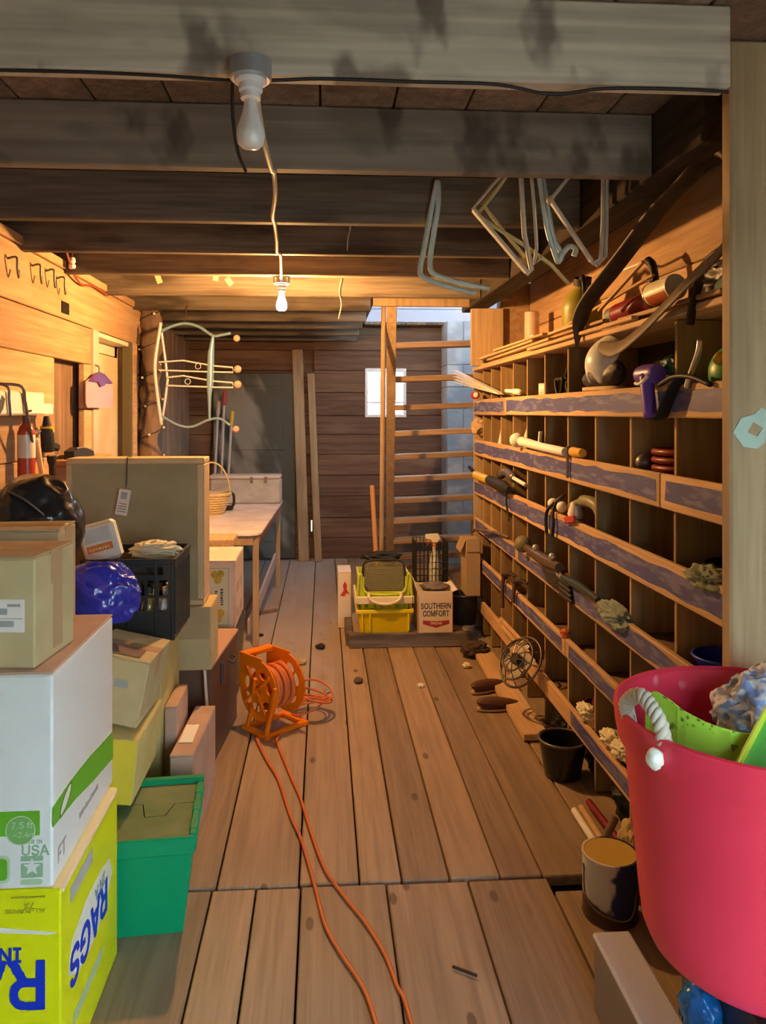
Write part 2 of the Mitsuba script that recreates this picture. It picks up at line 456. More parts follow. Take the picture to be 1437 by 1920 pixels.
mat('black_door_paint', proc(black_door), 0.55, 0.3)
put('leaf', bb(-1.14, -0.29, YB - 0.06, YB - 0.02, 0.02, 1.95, 0.004), 'black_door_paint', 'door_2')
put('panel', [bb(-1.02, -0.42, YB - 0.068, YB - 0.058, 1.15, 1.82, 0.004), bb(-1.02, -0.42, YB - 0.068, YB - 0.058, 0.2, 1.0, 0.004)], 'black_door_paint', 'door_2')
S('loft_wall', 'pale grey boards lining the loft above the stair hatch, unseen roof added', 'wall')
mat('loft_paint', (0.58, 0.55, 0.62), 0.7, 0.1)
for i in range(6):
    z0 = CEIL + 0.03 + i * 0.15
    put('board', bb(0.3, 0.33, 5.28, 8.1, z0, z0 + 0.147, 0.003), 'loft_paint', 'loft_wall')
    put('board', bb(0.34, 1.9, 8.07, 8.1, z0, z0 + 0.147, 0.003), 'loft_paint', 'loft_wall')
    if i < 3:  # right side left open above so daylight slants in through the hatch
        put('board', bb(1.9, 1.93, 5.28, 8.1, z0, z0 + 0.147, 0.003), 'loft_paint', 'loft_wall')
wput('trim', bb(0.34, 1.05, 5.21, 5.25, JB, CEIL - 0.002, 0.004), 'wood_upright', 'loft_wall')
put('added_roof_board', bb(0.3, 1.93, 5.2, 8.12, 3.36, 3.4, 0), 'loft_paint', 'loft_wall')  # unseen roof added to cut and direct the hatch daylight

# near post, ground outside
S('post', 'upright weathered board post at the right edge, carrying a scrap of green tape', 'post')
wput('board', bb(0.985, 1.2, 1.80, 1.845, 0, CEIL - 0.003, 0.006), 'wood_post', 'post')
mat('green_tape', (0.52, 0.68, 0.58), 0.5)
ring = Polygon([(0, 0.04), (0.02, 0.075), (0.055, 0.085), (0.07, 0.1), (0.1, 0.085), (0.1, 0.03), (0.06, 0.0), (0.025, 0.005)]).difference(Polygon([(0.035, 0.04), (0.05, 0.065), (0.075, 0.05), (0.06, 0.03)]))
put('tape', decal(plate(ring, 0.0015), (0.99, 1.7985, 1.46), (1, 0, 0), (0, 0, 1)), 'green_tape', 'post', label='torn pale green tape')
S('wall_front', 'unseen board wall round the open front doorway behind the camera', 'wall')  # unseen wall, its doorway placed and narrowed to shape the daylight
for i in range(11):
    z0 = i * 0.223
    for a, b in ((-1.75, 0.45), (1.43, 1.95)) if z0 < 2.0 else ((-1.75, 1.95),):
        wput('board', bb(a, b, -0.50, -0.46, z0 + 0.002, z0 + 0.221, 0.003), 'wood_old_upright', 'wall_front')
S('ground', 'bare pale ground outside the open front', 'ground')
mat('gravel', mottled((0.36, 0.34, 0.30), (0.26, 0.26, 0.22), 2.0), 0.9, 0.05)
put('yard', bb(-15, 15, -20, -0.58, -0.25, -0.12, 0), 'gravel', 'ground')
mat('porcelain', (0.78, 0.79, 0.80), 0.25, 0.5)
mat('zinc', (0.42, 0.44, 0.46), 0.4, 0.5, 0.7)
prof = [(0, 0), (0.018, 0.001), (0.027, 0.010), (0.030, 0.026), (0.0285, 0.042), (0.022, 0.062), (0.0155, 0.084), (0.0135, 0.1), (0, 0.104)]
scene['glow'] = {'type': 'diffuse', 'reflectance': {'type': 'rgb', 'value': [0.8, 0.8, 0.8]}}


def bulb(x, y, ztop, label, lit):
    k = thing('light_bulb', label, 'light bulb', 'ceiling bulbs')
    put('mounting_box', lathe([(0, 0), (0.04, 0), (0.044, 0.004), (0.044, 0.04), (0, 0.04)], x, y, ztop - 0.04, 28), 'zinc', k, smooth=35)
    put('lamp_holder', lathe([(0, 0), (0.021, 0), (0.021, 0.012), (0.025, 0.017), (0.025, 0.03), (0.034, 0.034), (0.034, 0.0385), (0, 0.0385)], x, y, ztop - 0.079, 28), 'porcelain', k, smooth=35)
    g = put('bulb_glass', lathe(prof, x, y, ztop - 0.183, 28), mat('opal_glass', (0.92, 0.92, 0.9), 0.12, 0.5) if not lit else 'glow', k, smooth=True)
    if lit:
        scene[g]['emitter'] = {'type': 'area', 'radiance': {'type': 'rgb', 'value': list(BULB_POWER)}}
    return k


bulb(-0.152, 1.625, 2.285, 'unlit white bulb hanging under the nearest grey beam', False)
bulb(-0.222, 4.12, 2.27, 'glowing warm bulb under a joist in the middle of the shed', True)
# ------------------------------------------------------------------ the pigeonhole shelves along the right wall
mat('wood_shaded_rail', wood(1, (0.24, 0.16, 0.09), (0.15, 0.095, 0.055), (0.09, 0.06, 0.035)), 0.7, 0.15)  # darker copy of the rail wood, bin shade painted in
XF = 1.08                                    # front of the rails
SH = thing('pigeonhole_shelf', 'long wooden pigeonhole shelf unit with taped front rails filling the right wall', 'shelf')
RB = [1.53, 1.242, 0.963, 0.712, 0.452, 0.168]      # undersides of the six rails
RH = [0.105, 0.11, 0.115, 0.085, 0.085, 0.085]
DIV = [2.338, 2.696, 3.05, 3.396, 3.761, 4.099, 4.41, 4.712, 4.991, 5.249]
Y0, Y1 = 1.955, 5.46


def tape_mat(p, n, uv):
    s = smoothstep(0.45, 0.75, fbm(p.y * 14, p.z * 60, 1.0, 4))
    c = mix((0.06, 0.062, 0.20), (0.10, 0.10, 0.24), fbm(p.y * 3, p.z * 20, 4.0, 3))
    return mix(c, (0.26, 0.26, 0.33), s * 0.4)


mat('label_tape', proc(tape_mat), 0.55, 0.3)
TAPES = [[(2.0, 3.42), (3.42, 4.48), (4.55, 5.44)], [(1.99, 2.36), (2.43, 3.9), (3.9, 5.44)], [(1.96, 2.75), (2.75, 4.0), (4.0, 5.44)],
         [(1.98, 3.3), (3.3, 4.2), (4.27, 5.4)], [(1.98, 3.32), (3.42, 4.3), (4.3, 5.35)], [(2.0, 2.36), (2.4, 3.3)]]
for r, (zb, h) in enumerate(zip(RB, RH)):
    zt = zb + h
    n = [(Y0, 4.51), (4.515, Y1)] if r == 0 else [(Y0, 2.4), (2.405, Y1)] if r == 1 else [(Y0, 3.37), (3.375, Y1)] if r == 4 else [(Y0, Y1)]
    for a, b in n:
        wput('rail', bb(XF, XF + 0.022, a, b, zb + rnd.uniform(-0.003, 0.003), zt, 0.004), 'wood_rail', SH)
    wput('shelf_board', bb(XF + 0.024, XR - 0.013, Y0, Y1, zb + 0.02, zb + 0.04, 0.002), 'wood_shaded_rail', SH)
    for a, b in TAPES[r]:
        k = max(3, int((b - a) / 0.1))
        tt = np.linspace(a + 0.003, b - 0.003, k)
        mid, wd = zb + h * 0.5, h * (0.30 if h > 0.1 else 0.33)
        up = [(t, mid + wd + rnd.uniform(-0.006, 0.006)) for t in tt]
        dn = [(t + rnd.uniform(-0.01, 0.01), mid - wd + rnd.uniform(-0.006, 0.006)) for t in tt[::-1]]
        put('tape', decal(plate([(-y, z) for y, z in up + dn], 0.0012), (XF, 0, 0), (0, -1, 0), (0, 0, 1)), 'label_tape', SH)
# uprights: one per bay and row
zs = [1.838] + [z for z in RB] + [0.0]
for r in range(7):
    ztop, zbot = (zs[0], RB[0] + 0.041) if r == 0 else (RB[r - 1] + 0.019, (RB[r] + 0.041) if r < 6 else 0.005)
    for i, y in enumerate(DIV):
        if r == 0 and 2.5 < y < 3.2:
            continue
        j = rnd.uniform(-0.006, 0.006)
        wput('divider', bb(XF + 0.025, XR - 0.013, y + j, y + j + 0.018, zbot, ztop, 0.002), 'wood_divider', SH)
    # the rails' lips stand proud of the dividers' front edges: a thin facing strip over each
wput('top_board', bb(XF - 0.012, XR - 0.002, Y0 - 0.05, Y1 + 0.02, 1.84, 1.862, 0.003), 'wood_rail', SH)
wput('end_stud', bb(XF - 0.002, XF + 0.045, 1.9, 1.952, 0, 1.838, 0.004), 'wood_upright', SH)
wput('end_panel', bb(XF + 0.05, XR - 0.004, 1.92, 1.94, 0, 1.838, 0.003), 'wood_upright', SH)
wput('end_panel', bb(XF + 0.002, XR - 0.004, Y1 + 0.002, Y1 + 0.022, 0, 1.838, 0.003), 'wood_upright', SH)
wput('back_panel', bb(XR - 0.012, XR - 0.004, Y0, Y1, 0.0, 1.838, 0), 'shade_black_wood', SH)  # depth shade of the bins painted as a black back
# loose board lying along the foot of the shelves
wput('loose_board', bar((1.0, 3.55, 0.02), (1.015, 4.98, 0.02), 0.12, 0.032), 'wood_rail', None, label='loose floor board lying along the foot of the pigeonhole shelves', cat='board')

# ------------------------------------------------------------------ steep open stairs up to the loft
ST = thing('stairs', 'steep open wooden stairs with narrow treads leading up through the hatch', 'stairs')
top, bot = np.array([0.475, 5.32, 2.36]), np.array([0.66, 7.62, 0.0])
d = (bot - top) / np.linalg.norm(bot - top)
W = 0.80
for s in (0, 1):
    off = np.array([s * W, 0, s * 0.03])
    m = bar(top + off, bot + off + (0.02 if s else 0) * np.array([1, 0, 0]), 0.07, 0.15, 0.004)
    wput('stringer', m, 'wood_upright', ST)
TZ = [2.05, 1.815, 1.60, 1.39, 1.19, 0.985, 0.775, 0.565, 0.345, 0.16]
for z in TZ:
    t = (top[2] - z) / (top[2] - bot[2])
    p = top + (bot - top) * t
    wput('tread', rot(bb(p[0] + 0.02, p[0] + W - 0.02, p[1] - 0.09, p[1] + 0.07, z - 0.042, z, 0.004), -2.2, (0, 1, 0), (p[0], p[1], z)), 'wood_joist' if 0 else 'wood_tread', ST)
# ------------------------------------------------------------------ the pile of boxes along the left wall
def about(deg, axis, at):
    return trimesh.transformations.rotation_matrix(math.radians(deg), axis, at)


def xf(m, M):
    if M is None:
        return m
    m = m.copy()
    m.apply_transform(M)
    return m


def card(light, dark):
    def fn(p, n, uv):
        f = fbm(p.x * 9, p.y * 9, p.z * 9, 3)
        return mix(dark, light, smoothstep(0.2, 0.8, f))
    return proc(fn)


mat('cardboard', card((0.40, 0.285, 0.155), (0.34, 0.235, 0.125)), 0.75, 0.15)
mat('cardboard_tan', card((0.50, 0.41, 0.22), (0.43, 0.345, 0.18)), 0.75, 0.15)
mat('cardboard_yellow', card((0.58, 0.50, 0.2), (0.52, 0.43, 0.16)), 0.7, 0.15)
mat('cardboard_pink', card((0.50, 0.34, 0.26), (0.42, 0.28, 0.2)), 0.7, 0.15)
mat('packing_tape', (0.42, 0.28, 0.15), 0.15, 0.6)
mat('paper_white', (0.82, 0.83, 0.80), 0.6, 0.3)
mat('ink_grey', (0.30, 0.31, 0.30), 0.6)
mat('ink_black', (0.05, 0.05, 0.05), 0.6)


def carton(label, x0, x1, y0, y1, z0, z1, bsdf, M=None, tape='x', name='cardboard_box', cat='box', body=None, group=None):
    """A closed carton: body, two top flaps with a slit between, a strip of tape over the slit and down the sides."""
    k = thing(name, label, cat, group)
    put('body', xf(bb(x0, x1, y0, y1, z0, z1 - 0.006, 0.004), M), body or bsdf, k)
    xm, ym = (x0 + x1) / 2, (y0 + y1) / 2
    if tape == 'x':      # slit runs along y
        put('flap', xf(bb(x0, xm - 0.002, y0, y1, z1 - 0.006, z1, 0.002), M), bsdf, k)
        put('flap', xf(bb(xm + 0.002, x1, y0, y1, z1 - 0.006, z1, 0.002), M), bsdf, k)
        put('tape', [xf(bb(xm - 0.025, xm + 0.025, y0 - 0.001, y1 + 0.001, z1, z1 + 0.001, 0), M), xf(bb(xm - 0.025, xm + 0.025, y0 - 0.001, y0, z1 - 0.08, z1 + 0.001, 0), M)], 'packing_tape', k)
    elif tape == 'y':    # slit runs along x
        put('flap', xf(bb(x0, x1, y0, ym - 0.002, z1 - 0.006, z1, 0.002), M), bsdf, k)
        put('flap', xf(bb(x0, x1, ym + 0.002, y1, z1 - 0.006, z1, 0.002), M), bsdf, k)
        put('tape', [xf(bb(x0, x1 + 0.001, ym - 0.025, ym + 0.025, z1, z1 + 0.001, 0), M), xf(bb(x1, x1 + 0.001, ym - 0.025, ym + 0.025, z1 - 0.08, z1 + 0.001, 0), M)], 'packing_tape', k)
    else:
        put('flap', xf(bb(x0, x1, y0, y1, z1 - 0.006, z1, 0.002), M), bsdf, k)
    return k


FRONT, SIDE = ((1, 0, 0), (0, 0, 1)), ((0, 1, 0), (0, 0, 1))
UPF, UPS = ((-1, 0, 0), (0, 0, -1)), ((0, -1, 0), (0, 0, -1))
mat('rags_yellow', (0.66, 0.72, 0.005), 0.4, 0.4)
mat('print_blue', (0.005, 0.03, 0.42), 0.4, 0.4)
mat('print_white', (0.80, 0.86, 0.76), 0.45, 0.4)
mat('print_olive', (0.30, 0.31, 0.02), 0.5)
mat('print_green', (0.10, 0.33, 0.02), 0.45, 0.35)
mat('print_palegreen', (0.42, 0.58, 0.38), 0.5)
mat('white_card', (0.75, 0.81, 0.80), 0.5, 0.35)

# yellow carton of rags standing upside down on the floor
X1, Yn, Yf, Z1 = -0.588, 1.765, 2.24, 0.478
k = thing('rag_box', 'bright yellow carton of rags standing upside down on the floor under the white carton', 'box')
put('body', bb(-1.06, X1, Yn, Yf, 0, Z1, 0.004), 'rags_yellow', k)
put('flap_edge', [bb(X1 - 0.05, X1 + 0.004, Yn + 0.005, Yf - 0.01, Z1 - 0.012, Z1, 0.003)], mat('card_edge', (0.72, 0.60, 0.42), 0.7), k)
fy = Yn - 0.0012
big = text('RAGS', 0.105, 0.0014, True)
put('lettering', decal(big, (-0.61, fy, 0.32), *UPF), 'print_blue', k, label='upside down blue lettering RAGS')
halo = plate(rect(0.36, 0.016, 0.007).union(affinity.translate(rect(0.33, 0.15, 0.02), 0.0, -0.02)), 0.0006)
put('lettering', decal(text('IN A BOX', 0.032, 0.0014, True), (-0.672, fy, 0.352), *UPF), 'print_blue', k, label='upside down blue lettering IN A BOX')
W_ = [(0, 0)] + [(-t, 0.03 * math.sin(t * 7) ** 2 + 0.006) for t in np.linspace(0, 0.44, 12)] + [(-0.44, 0)]
put('print', decal(plate([(0.0, 0.0), (0.02, 0.004), (-0.15, 0.026), (-0.45, 0.034), (-0.45, 0.016), (-0.15, 0.012)], 0.0006), (-0.612, Yn - 0.0006, 0.378), *FRONT), 'print_white', k)
put('lettering', [decal(text('7X', 0.014, 0.001, True), (-0.643, Yn - 0.001, 0.452), *UPF), decal(text('ALL-PURPOSE', 0.009, 0.001), (-0.622, Yn - 0.001, 0.438), *UPF),
                  decal(smudge(0.075, 0.004, 9), (-0.622, Yn - 0.001, 0.466), *UPF)], 'print_olive', k, label='small upside down olive lettering')
sx = X1 + 0.0006
swoosh = Polygon([(0.02, -0.02), (0.1, 0.03), (0.2, 0.045), (0.3, 0.035), (0.36, 0.0), (0.34, -0.05), (0.24, -0.075), (0.12, -0.075), (0.04, -0.06)]).buffer(0.012)
put('print', decal(plate(swoosh, 0.0006), (X1, Yf - 0.05, 0.25), *UPS), 'print_white', k)
put('lettering', decal(text('RAGS', 0.085, 0.0014, True), (sx + 0.0002, Yf - 0.10, 0.285), *UPS), 'print_blue', k, label='upside down blue lettering RAGS on the side')
put('lettering', [decal(text('IN A', 0.03, 0.0014, True), (sx, Yf - 0.13, 0.315), *UPS)], mat('print_slate', (0.2, 0.25, 0.3), 0.5), k)
put('print', decal(plate(rect(0.17, 0.035), 0.0008), (sx, Yf - 0.24, 0.44), *UPS), mat('print_grey', (0.42, 0.44, 0.45), 0.5), k)
put('print', decal(plate(rect(0.24, 0.028, 0.01), 0.0008), (sx, Yf - 0.15, 0.13), *UPS), 'print_palegreen', k)

# big white carton with the green band
X1, Yn, Yf, Z0, Z1 = -0.607, 1.768, 2.262, 0.480, 0.966
k = thing('white_carton', 'large white carton with green printed band on top of the yellow rag carton', 'box')
put('body', bb(-1.05, X1, Yn, Yf, Z0, Z1 - 0.006, 0.005), 'white_card', k)
put('flap', bb(-1.05, -0.83, Yn, Yf, Z1 - 0.006, Z1, 0.002), 'cardboard_pink', k)
put('flap', bb(-0.826, X1, Yn, Yf, Z1 - 0.006, Z1, 0.002), 'cardboard_pink', k)
put('band', decal(plate(rect(0.35, 0.055), 0.0007), (-0.985, Yn, 0.60), *FRONT), 'print_green', k)
put('band', decal(plate([(0, 0.016), (0.12, 0.018), (0.27, 0.008), (0.494, -0.018), (0.494, -0.095), (0.3, -0.07), (0.16, -0.045), (0, -0.029)], 0.0007), (X1, Yn, 0.645), *SIDE), 'print_green', k)
put('badge', decal(plate(Point(0, 0).buffer(0.033).difference(Point(0, 0).buffer(0.0305)), 0.0012), (-0.677, Yn, 0.612), *FRONT), 'print_palegreen', k)
put('badge', decal(plate(Point(0, 0).buffer(0.0305), 0.001), (-0.677, Yn, 0.612), *FRONT), mat('print_midgreen', (0.16, 0.36, 0.10), 0.5), k)
put('lettering', [decal(text('7.5 ft', 0.014, 0.0006), (-0.698, Yn - 0.001, 0.617), *FRONT), decal(text('~2.4m', 0.012, 0.0006), (-0.694, Yn - 0.001, 0.597), *FRONT)], 'print_palegreen', k)
star = Polygon([(0.021 * (1 if i % 2 == 0 else 0.42) * math.sin(i * math.pi / 5), 0.021 * (1 if i % 2 == 0 else 0.42) * math.cos(i * math.pi / 5)) for i in range(10)])
put('emblem', [decal(plate(sbox(-0.024, -0.026, 0.024, 0.022).difference(affinity.translate(star, 0, -0.003)).difference(sbox(-0.03, 0.006, 0.03, 0.011)), 0.0008), (-0.652, Yn, 0.532), *FRONT),
               decal(text('USA', 0.022, 0.0008, True), (-0.677, Yn, 0.556), *FRONT), decal(text('MADE IN', 0.008, 0.0008, True), (-0.677, Yn, 0.582), *FRONT)], mat('print_sage', (0.22, 0.38, 0.22), 0.5), k)
put('print', decal(plate(rect(0.05, 0.012, 0.006), 0.0007), (-0.678, Yn, 0.490), *FRONT), 'print_palegreen', k)
put('print', decal(plate(rect(0.07, 0.062, 0.012), 0.0007), (-0.77, Yn, 0.495), *FRONT), 'print_palegreen', k)
put('print', decal(plate(rect(0.058, 0.048, 0.008), 0.001), (-0.764, Yn, 0.502), *FRONT), 'print_green', k)
put('logo', decal(plate(affinity.rotate(affinity.scale(Point(0, 0).buffer(0.05), 1, 0.34), 24), 0.001), (X1 + 0.0006, Yn + 0.085, 0.637), *SIDE), 'print_white', k)
put('logo', decal(plate(affinity.rotate(affinity.scale(Point(0, 0).buffer(0.05).difference(Point(0, 0).buffer(0.041)), 1, 0.34), 24), 0.0016), (X1 + 0.0006, Yn + 0.085, 0.637), *SIDE), mat('print_darkgreen', (0.06, 0.2, 0.02), 0.5), k)
put('lettering', [decal(smudge(0.16, 0.014, 5, 0.0008), (X1, Yn + 0.19, 0.535), (0, 1, 0), (0, 0, 1)), decal(text('FT', 0.035, 0.0008, True), (X1, Yn + 0.03, 0.515), *SIDE)], 'ink_grey', k)

# brown carton with address label on the white one
M = about(-5, (0, 0, 1), (-0.65, 1.785, 0))
k = carton('brown taped carton with a white address label, on top of the white carton', -1.0, -0.652, 1.785, 2.0, 0.967, 1.222, 'cardboard', M, 'y', body='cardboard_tan')
put('address_label', xf(decal(plate(rect(0.1, 0.075, 0.002), 0.0006), (-0.775, 1.785, 1.05), *FRONT), M), 'paper_white', k, label='white address label')
put('address_print', xf(trimesh.util.concatenate([decal(plate(rect(w, h), 0.0009), (x, 1.785, z), *FRONT) for x, z, w, h in
    ((-0.715, 1.108, 0.03, 0.006), (-0.735, 1.09, 0.02, 0.014), (-0.74, 1.08, 0.06, 0.0015), (-0.74, 1.062, 0.04, 0.014))]), M), 'ink_grey', k)
put('tape', xf(bb(-0.652, -0.651, 1.88, 1.93, 0.985, 1.22, 0), M), 'packing_tape', k)
carton('brown carton with glossy tape between the labelled carton and the black bag', -1.05, -0.69, 2.06, 2.22, 0.967, 1.243, 'cardboard', about(3, (0, 0, 1), (-0.69, 2.06, 0)), 'y')
carton('tall plain carton under the black plastic bag', -1.2, -0.84, 2.3, 2.62, 0, 1.11, 'cardboard', None, 'y')

# bags
mat('black_plastic', (0.012, 0.013, 0.012), 0.18, 0.6)
mat('blue_plastic', (0.025, 0.03, 0.32), 0.16, 0.6)
k = thing('plastic_bag', 'shiny black plastic bag bulging on top of the carton stack', 'bag')
m = blob((-0.895, 2.46, 1.2), (0.14, 0.14, 0.155), 0.13, 0.9, 4, 5, 0.085)
put('bag', m, 'black_plastic', k, smooth=True)
put('bag_fold', tube(spline([(-0.94, 2.35, 1.315), (-0.88, 2.33, 1.29), (-0.82, 2.35, 1.23), (-0.79, 2.38, 1.17)]), [0.004] * 18 + [0.003], 6), mat('dull_plastic', (0.09, 0.06, 0.055), 0.35, 0.5), k, smooth=True)
k = put('rope', tube(spline([(-0.84, 2.62, 1.33), (-0.80, 2.6, 1.30), (-0.782, 2.58, 1.26), (-0.785, 2.57, 1.19), (-0.8, 2.57, 1.12)]), 0.006, 8), mat('cord_cream', (0.75, 0.66, 0.42), 0.5), None, smooth=True,
        label='cream coloured cord curling down beside the black plastic bag', cat='cord')
k = thing('plastic_bag', 'crumpled royal blue plastic bag squeezed beside the black crate', 'bag')
put('bag', blob((-0.758, 2.68, 0.925), (0.13, 0.09, 0.115), 0.19, 1.15, 11, 5, 0.09), 'blue_plastic', k, smooth=True)

# green tote with folding lid
mat('tote_green', (0.0, 0.235, 0.10), 0.42, 0.35)
mat('tote_dusty', mottled((0.17, 0.21, 0.10), (0.11, 0.17, 0.075), 9.0), 0.6, 0.25)
k = thing('storage_tote', 'green plastic storage tote with dusty folding lid on the floor', 'storage box')
x0, x1, y0, y1 = -0.80, -0.375, 2.295, 2.655
tb = trimesh.convex.convex_hull(np.array([(x, y, 0) for x in (x0 + 0.04, x1 - 0.04) for y in (y0 + 0.03, y1 - 0.03)] + [(x, y, 0.25) for x in (x0 + 0.006, x1 - 0.012) for y in (y0 + 0.006, y1 - 0.006)]))
put('tub', tb, 'tote_green', k)
put('rim', [bb(x0, x1 - 0.004, y0, y0 + 0.016, 0.245, 0.296, 0.003), bb(x0, x1, y1 - 0.016, y1 + 0.012, 0.25, 0.31, 0.003), bb(x0, x0 + 0.016, y0, y1, 0.25, 0.3, 0.003), bb(x1 - 0.02, x1, y0 + 0.012, y1, 0.25, 0.3, 0.003)], 'tote_green', k)
xm = (x0 + x1) / 2
w_, d_ = x1 - x0 - 0.04, y1 - y0 - 0.03
zig = [(0, d_ * 0.62), (w_ * 0.14, d_ * 0.62), (w_ * 0.2, d_ * 0.38), (w_ * 0.34, d_ * 0.38), (w_ * 0.4, d_ * 0.62), (w_ * 0.58, d_ * 0.62), (w_ * 0.62, d_ * 0.38), (w_ * 0.78, d_ * 0.38), (w_ * 0.84, d_ * 0.6), (w_, d_ * 0.6)]
put('lid_flap', decal(plate(Polygon([(0, 0)] + zig + [(w_, 0)]).buffer(-0.0015), 0.008), (x0 + 0.02, y0 + 0.016, 0.285), (1, 0, 0), (0, 1, 0)), 'tote_dusty', k, label='dusty lid flap')
put('lid_flap', decal(plate(Polygon([(0, d_)] + zig + [(w_, d_)]).buffer(-0.0015), 0.008), (x0 + 0.02, y0 + 0.016, 0.285), (1, 0, 0), (0, 1, 0)), 'tote_dusty', k, label='dusty lid flap')
for i in range(3):
    put('hinge', bb(x1 - 0.022, x1 + 0.004, y0 + 0.04 + i * 0.11, y0 + 0.1 + i * 0.11, 0.283, 0.302, 0.003), 'tote_green', k)

Mt_ = about(5, (0, 0, 1), (x1, y0, 0))
for key in [q for q in scene if q.startswith(k + '__')]:
    scene[key]['to_world'] = T(Mt_)
# yellow carton leaning on the tote, sloping brown carton on it
mat('yellow_card', (0.80, 0.66, 0.06), 0.5, 0.3)
k = carton('small bright yellow carton leaning between the green tote and the sloping brown carton', -0.80, -0.60, 2.45, 2.80, 0.315, 0.52, 'cardboard_yellow', about(6, (0, 1, 0), (-0.60, 2.45, 0.315)), None)
put('face', xf(bb(-0.799, -0.602, 2.448, 2.4505, 0.317, 0.518, 0), about(6, (0, 1, 0), (-0.60, 2.45, 0.315))), 'yellow_card', k)
Mk = about(12, (0, 1, 0), (-0.60, 2.5, 0.525)) @ about(-3, (0, 0, 1), (-0.6, 2.5, 0))
k = carton('brown carton tipped to the right with its tape peeling, below the black crate', -0.80, -0.60, 2.50, 2.76, 0.535, 0.75, 'cardboard_tan', Mk, 'y')
put('print', xf(decal(plate(rect(0.045, 0.025), 0.0006), (-0.70, 2.5, 0.655), *FRONT), Mk), 'ink_grey', k)
put('peeling_tape', xf(bb(-0.76, -0.64, 2.52, 2.6, 0.752, 0.7545, 0.001), Mk), mat('brown_tape', (0.22, 0.15, 0.11), 0.2, 0.5), k)
carton('tall yellowish carton that the black crate stands on', -0.95, -0.598, 2.88, 3.24, 0, 0.70, 'cardboard_yellow', None, 'x')
carton('slim pinkish carton with a raised flap, wedged upright beside the tall yellowish carton', -0.594, -0.548, 2.92, 3.16, 0, 0.445, 'cardboard_pink', None, None)
k = carton('low pinkish carton with white printed sheet on top, behind the green tote', -0.544, -0.462, 2.76, 3.22, 0, 0.332, 'cardboard_pink', about(-2, (0, 0, 1), (-0.46, 2.76, 0)), None)
put('sheet', bb(-0.53, -0.48, 2.86, 3.02, 0.334, 0.336, 0), 'paper_white', k)

# dark chest, tan carton, framed board
mat('chest_brown', mottled((0.115, 0.062, 0.04), (0.08, 0.042, 0.028), 5.0), 0.5, 0.35)
Mc = about(-5, (0, 0, 1), (-0.486, 3.36, 0))
k = thing('wooden_chest', 'dark brown wooden chest with pale open top edge on the floor', 'chest')
put('body', xf(bb(-0.95, -0.486, 3.36, 3.93, 0, 0.435, 0.004), Mc), 'chest_brown', k)
wput('lid', xf(bb(-0.955, -0.481, 3.355, 3.94, 0.435, 0.45, 0.003), Mc), mat('lid_pink', (0.40, 0.25, 0.18), 0.55), k)
put('latch', xf(bb(-0.486, -0.478, 3.55, 3.59, 0.3, 0.4, 0.003), Mc), 'ink_black', k)
put('handle', xf(tube(spline([(-0.486, 3.72, 0.36), (-0.462, 3.72, 0.35), (-0.462, 3.80, 0.35), (-0.486, 3.80, 0.36)]), 0.006), Mc), 'ink_black', k, smooth=True)
put('batten', bar((-0.507, 3.32, 0.475), (-0.477, 3.31, 0.0), 0.016, 0.012), 'paper_white', None, label='narrow white slat leaning on the front of the dark chest', cat='slat')
k = carton('tan carton with a pale blue taped hole, between the dark chest and the framed board', -0.66, -0.476, 3.30, 3.52, 0.452, 0.722, 'cardboard_tan', None, None)
put('patch', decal(plate(Point(0, 0).buffer(0.025).intersection(sbox(-1, -1, 1, 0.012)), 0.001), (-0.547, 3.30, 0.700), *FRONT), mat('pale_blue', (0.6, 0.72, 0.78), 0.5), k)
put('tape', bb(-0.655, -0.482, 3.2985, 3.30, 0.585, 0.72, 0), 'cardboard', k)
k = thing('framed_board', 'large wood-framed tan board leaning upright behind the black crate', 'board')
x0, x1, z0, z1, ya, yb = -1.085, -0.508, 0.723, 1.352, 3.32, 3.48
fr = [('frame_rail', bb(x0, x1, ya, yb, z1 - 0.025, z1, 0.004)), ('frame_rail', bb(x0, x1, ya, yb, z0, z0 + 0.025, 0.004)), ('frame_stile', bb(x0, x0 + 0.025, ya, yb, z0 + 0.026, z1 - 0.026, 0.004)), ('frame_stile', bb(x1 - 0.03, x1, ya, yb, z0 + 0.026, z1 - 0.026, 0.004))]
for n_, m in fr:
    wput(n_, m, mat('frame_wood', (0.56, 0.40, 0.22), 0.6), k)
mat('board_tan', card((0.315, 0.25, 0.14), (0.275, 0.215, 0.115)), 0.8, 0.1)
put('panel', bb(x0 + 0.025, x1 - 0.03, ya + 0.006, ya + 0.02, z0 + 0.025, z1 - 0.025, 0), 'board_tan', k)
k = thing('price_tag', 'white paper tag hanging on a dark string in front of the framed board', 'tag')
put('string', tube(spline([(-0.83, 3.39, 1.3555), (-0.83, 3.33, 1.357), (-0.828, 3.312, 1.35), (-0.828, 3.308, 1.32), (-0.83, 3.305, 1.25), (-0.832, 3.303, 1.23)]), 0.0025, 6), 'ink_black', k)
Mt = about(10, (0, 1, 0), (-0.83, 3.3, 1.23))
put('card', xf(decal(plate(rect(0.05, 0.11, 0.004), 0.001), (-0.857, 3.301, 1.112), *FRONT), Mt), 'paper_white', k)
put('print', xf(trimesh.util.concatenate([decal(plate(rect(0.026, 0.03), 0.0016), (-0.846, 3.301, 1.18), *FRONT)] + [decal(plate(rect(0.036, 0.005), 0.0016), (-0.85, 3.301, 1.125 + 0.011 * i), *FRONT) for i in range(4)]), Mt), 'ink_grey', k)

# black crate with bottles, white jug and pale cloth
mat('crate_black', (0.018, 0.022, 0.022), 0.35, 0.45)
k = thing('milk_crate', 'black plastic milk crate full of small bottles on the tall yellowish carton', 'crate')
x0, x1, y0, y1, z0, z1 = -0.88, -0.545, 2.86, 3.19, 0.712, 1.01


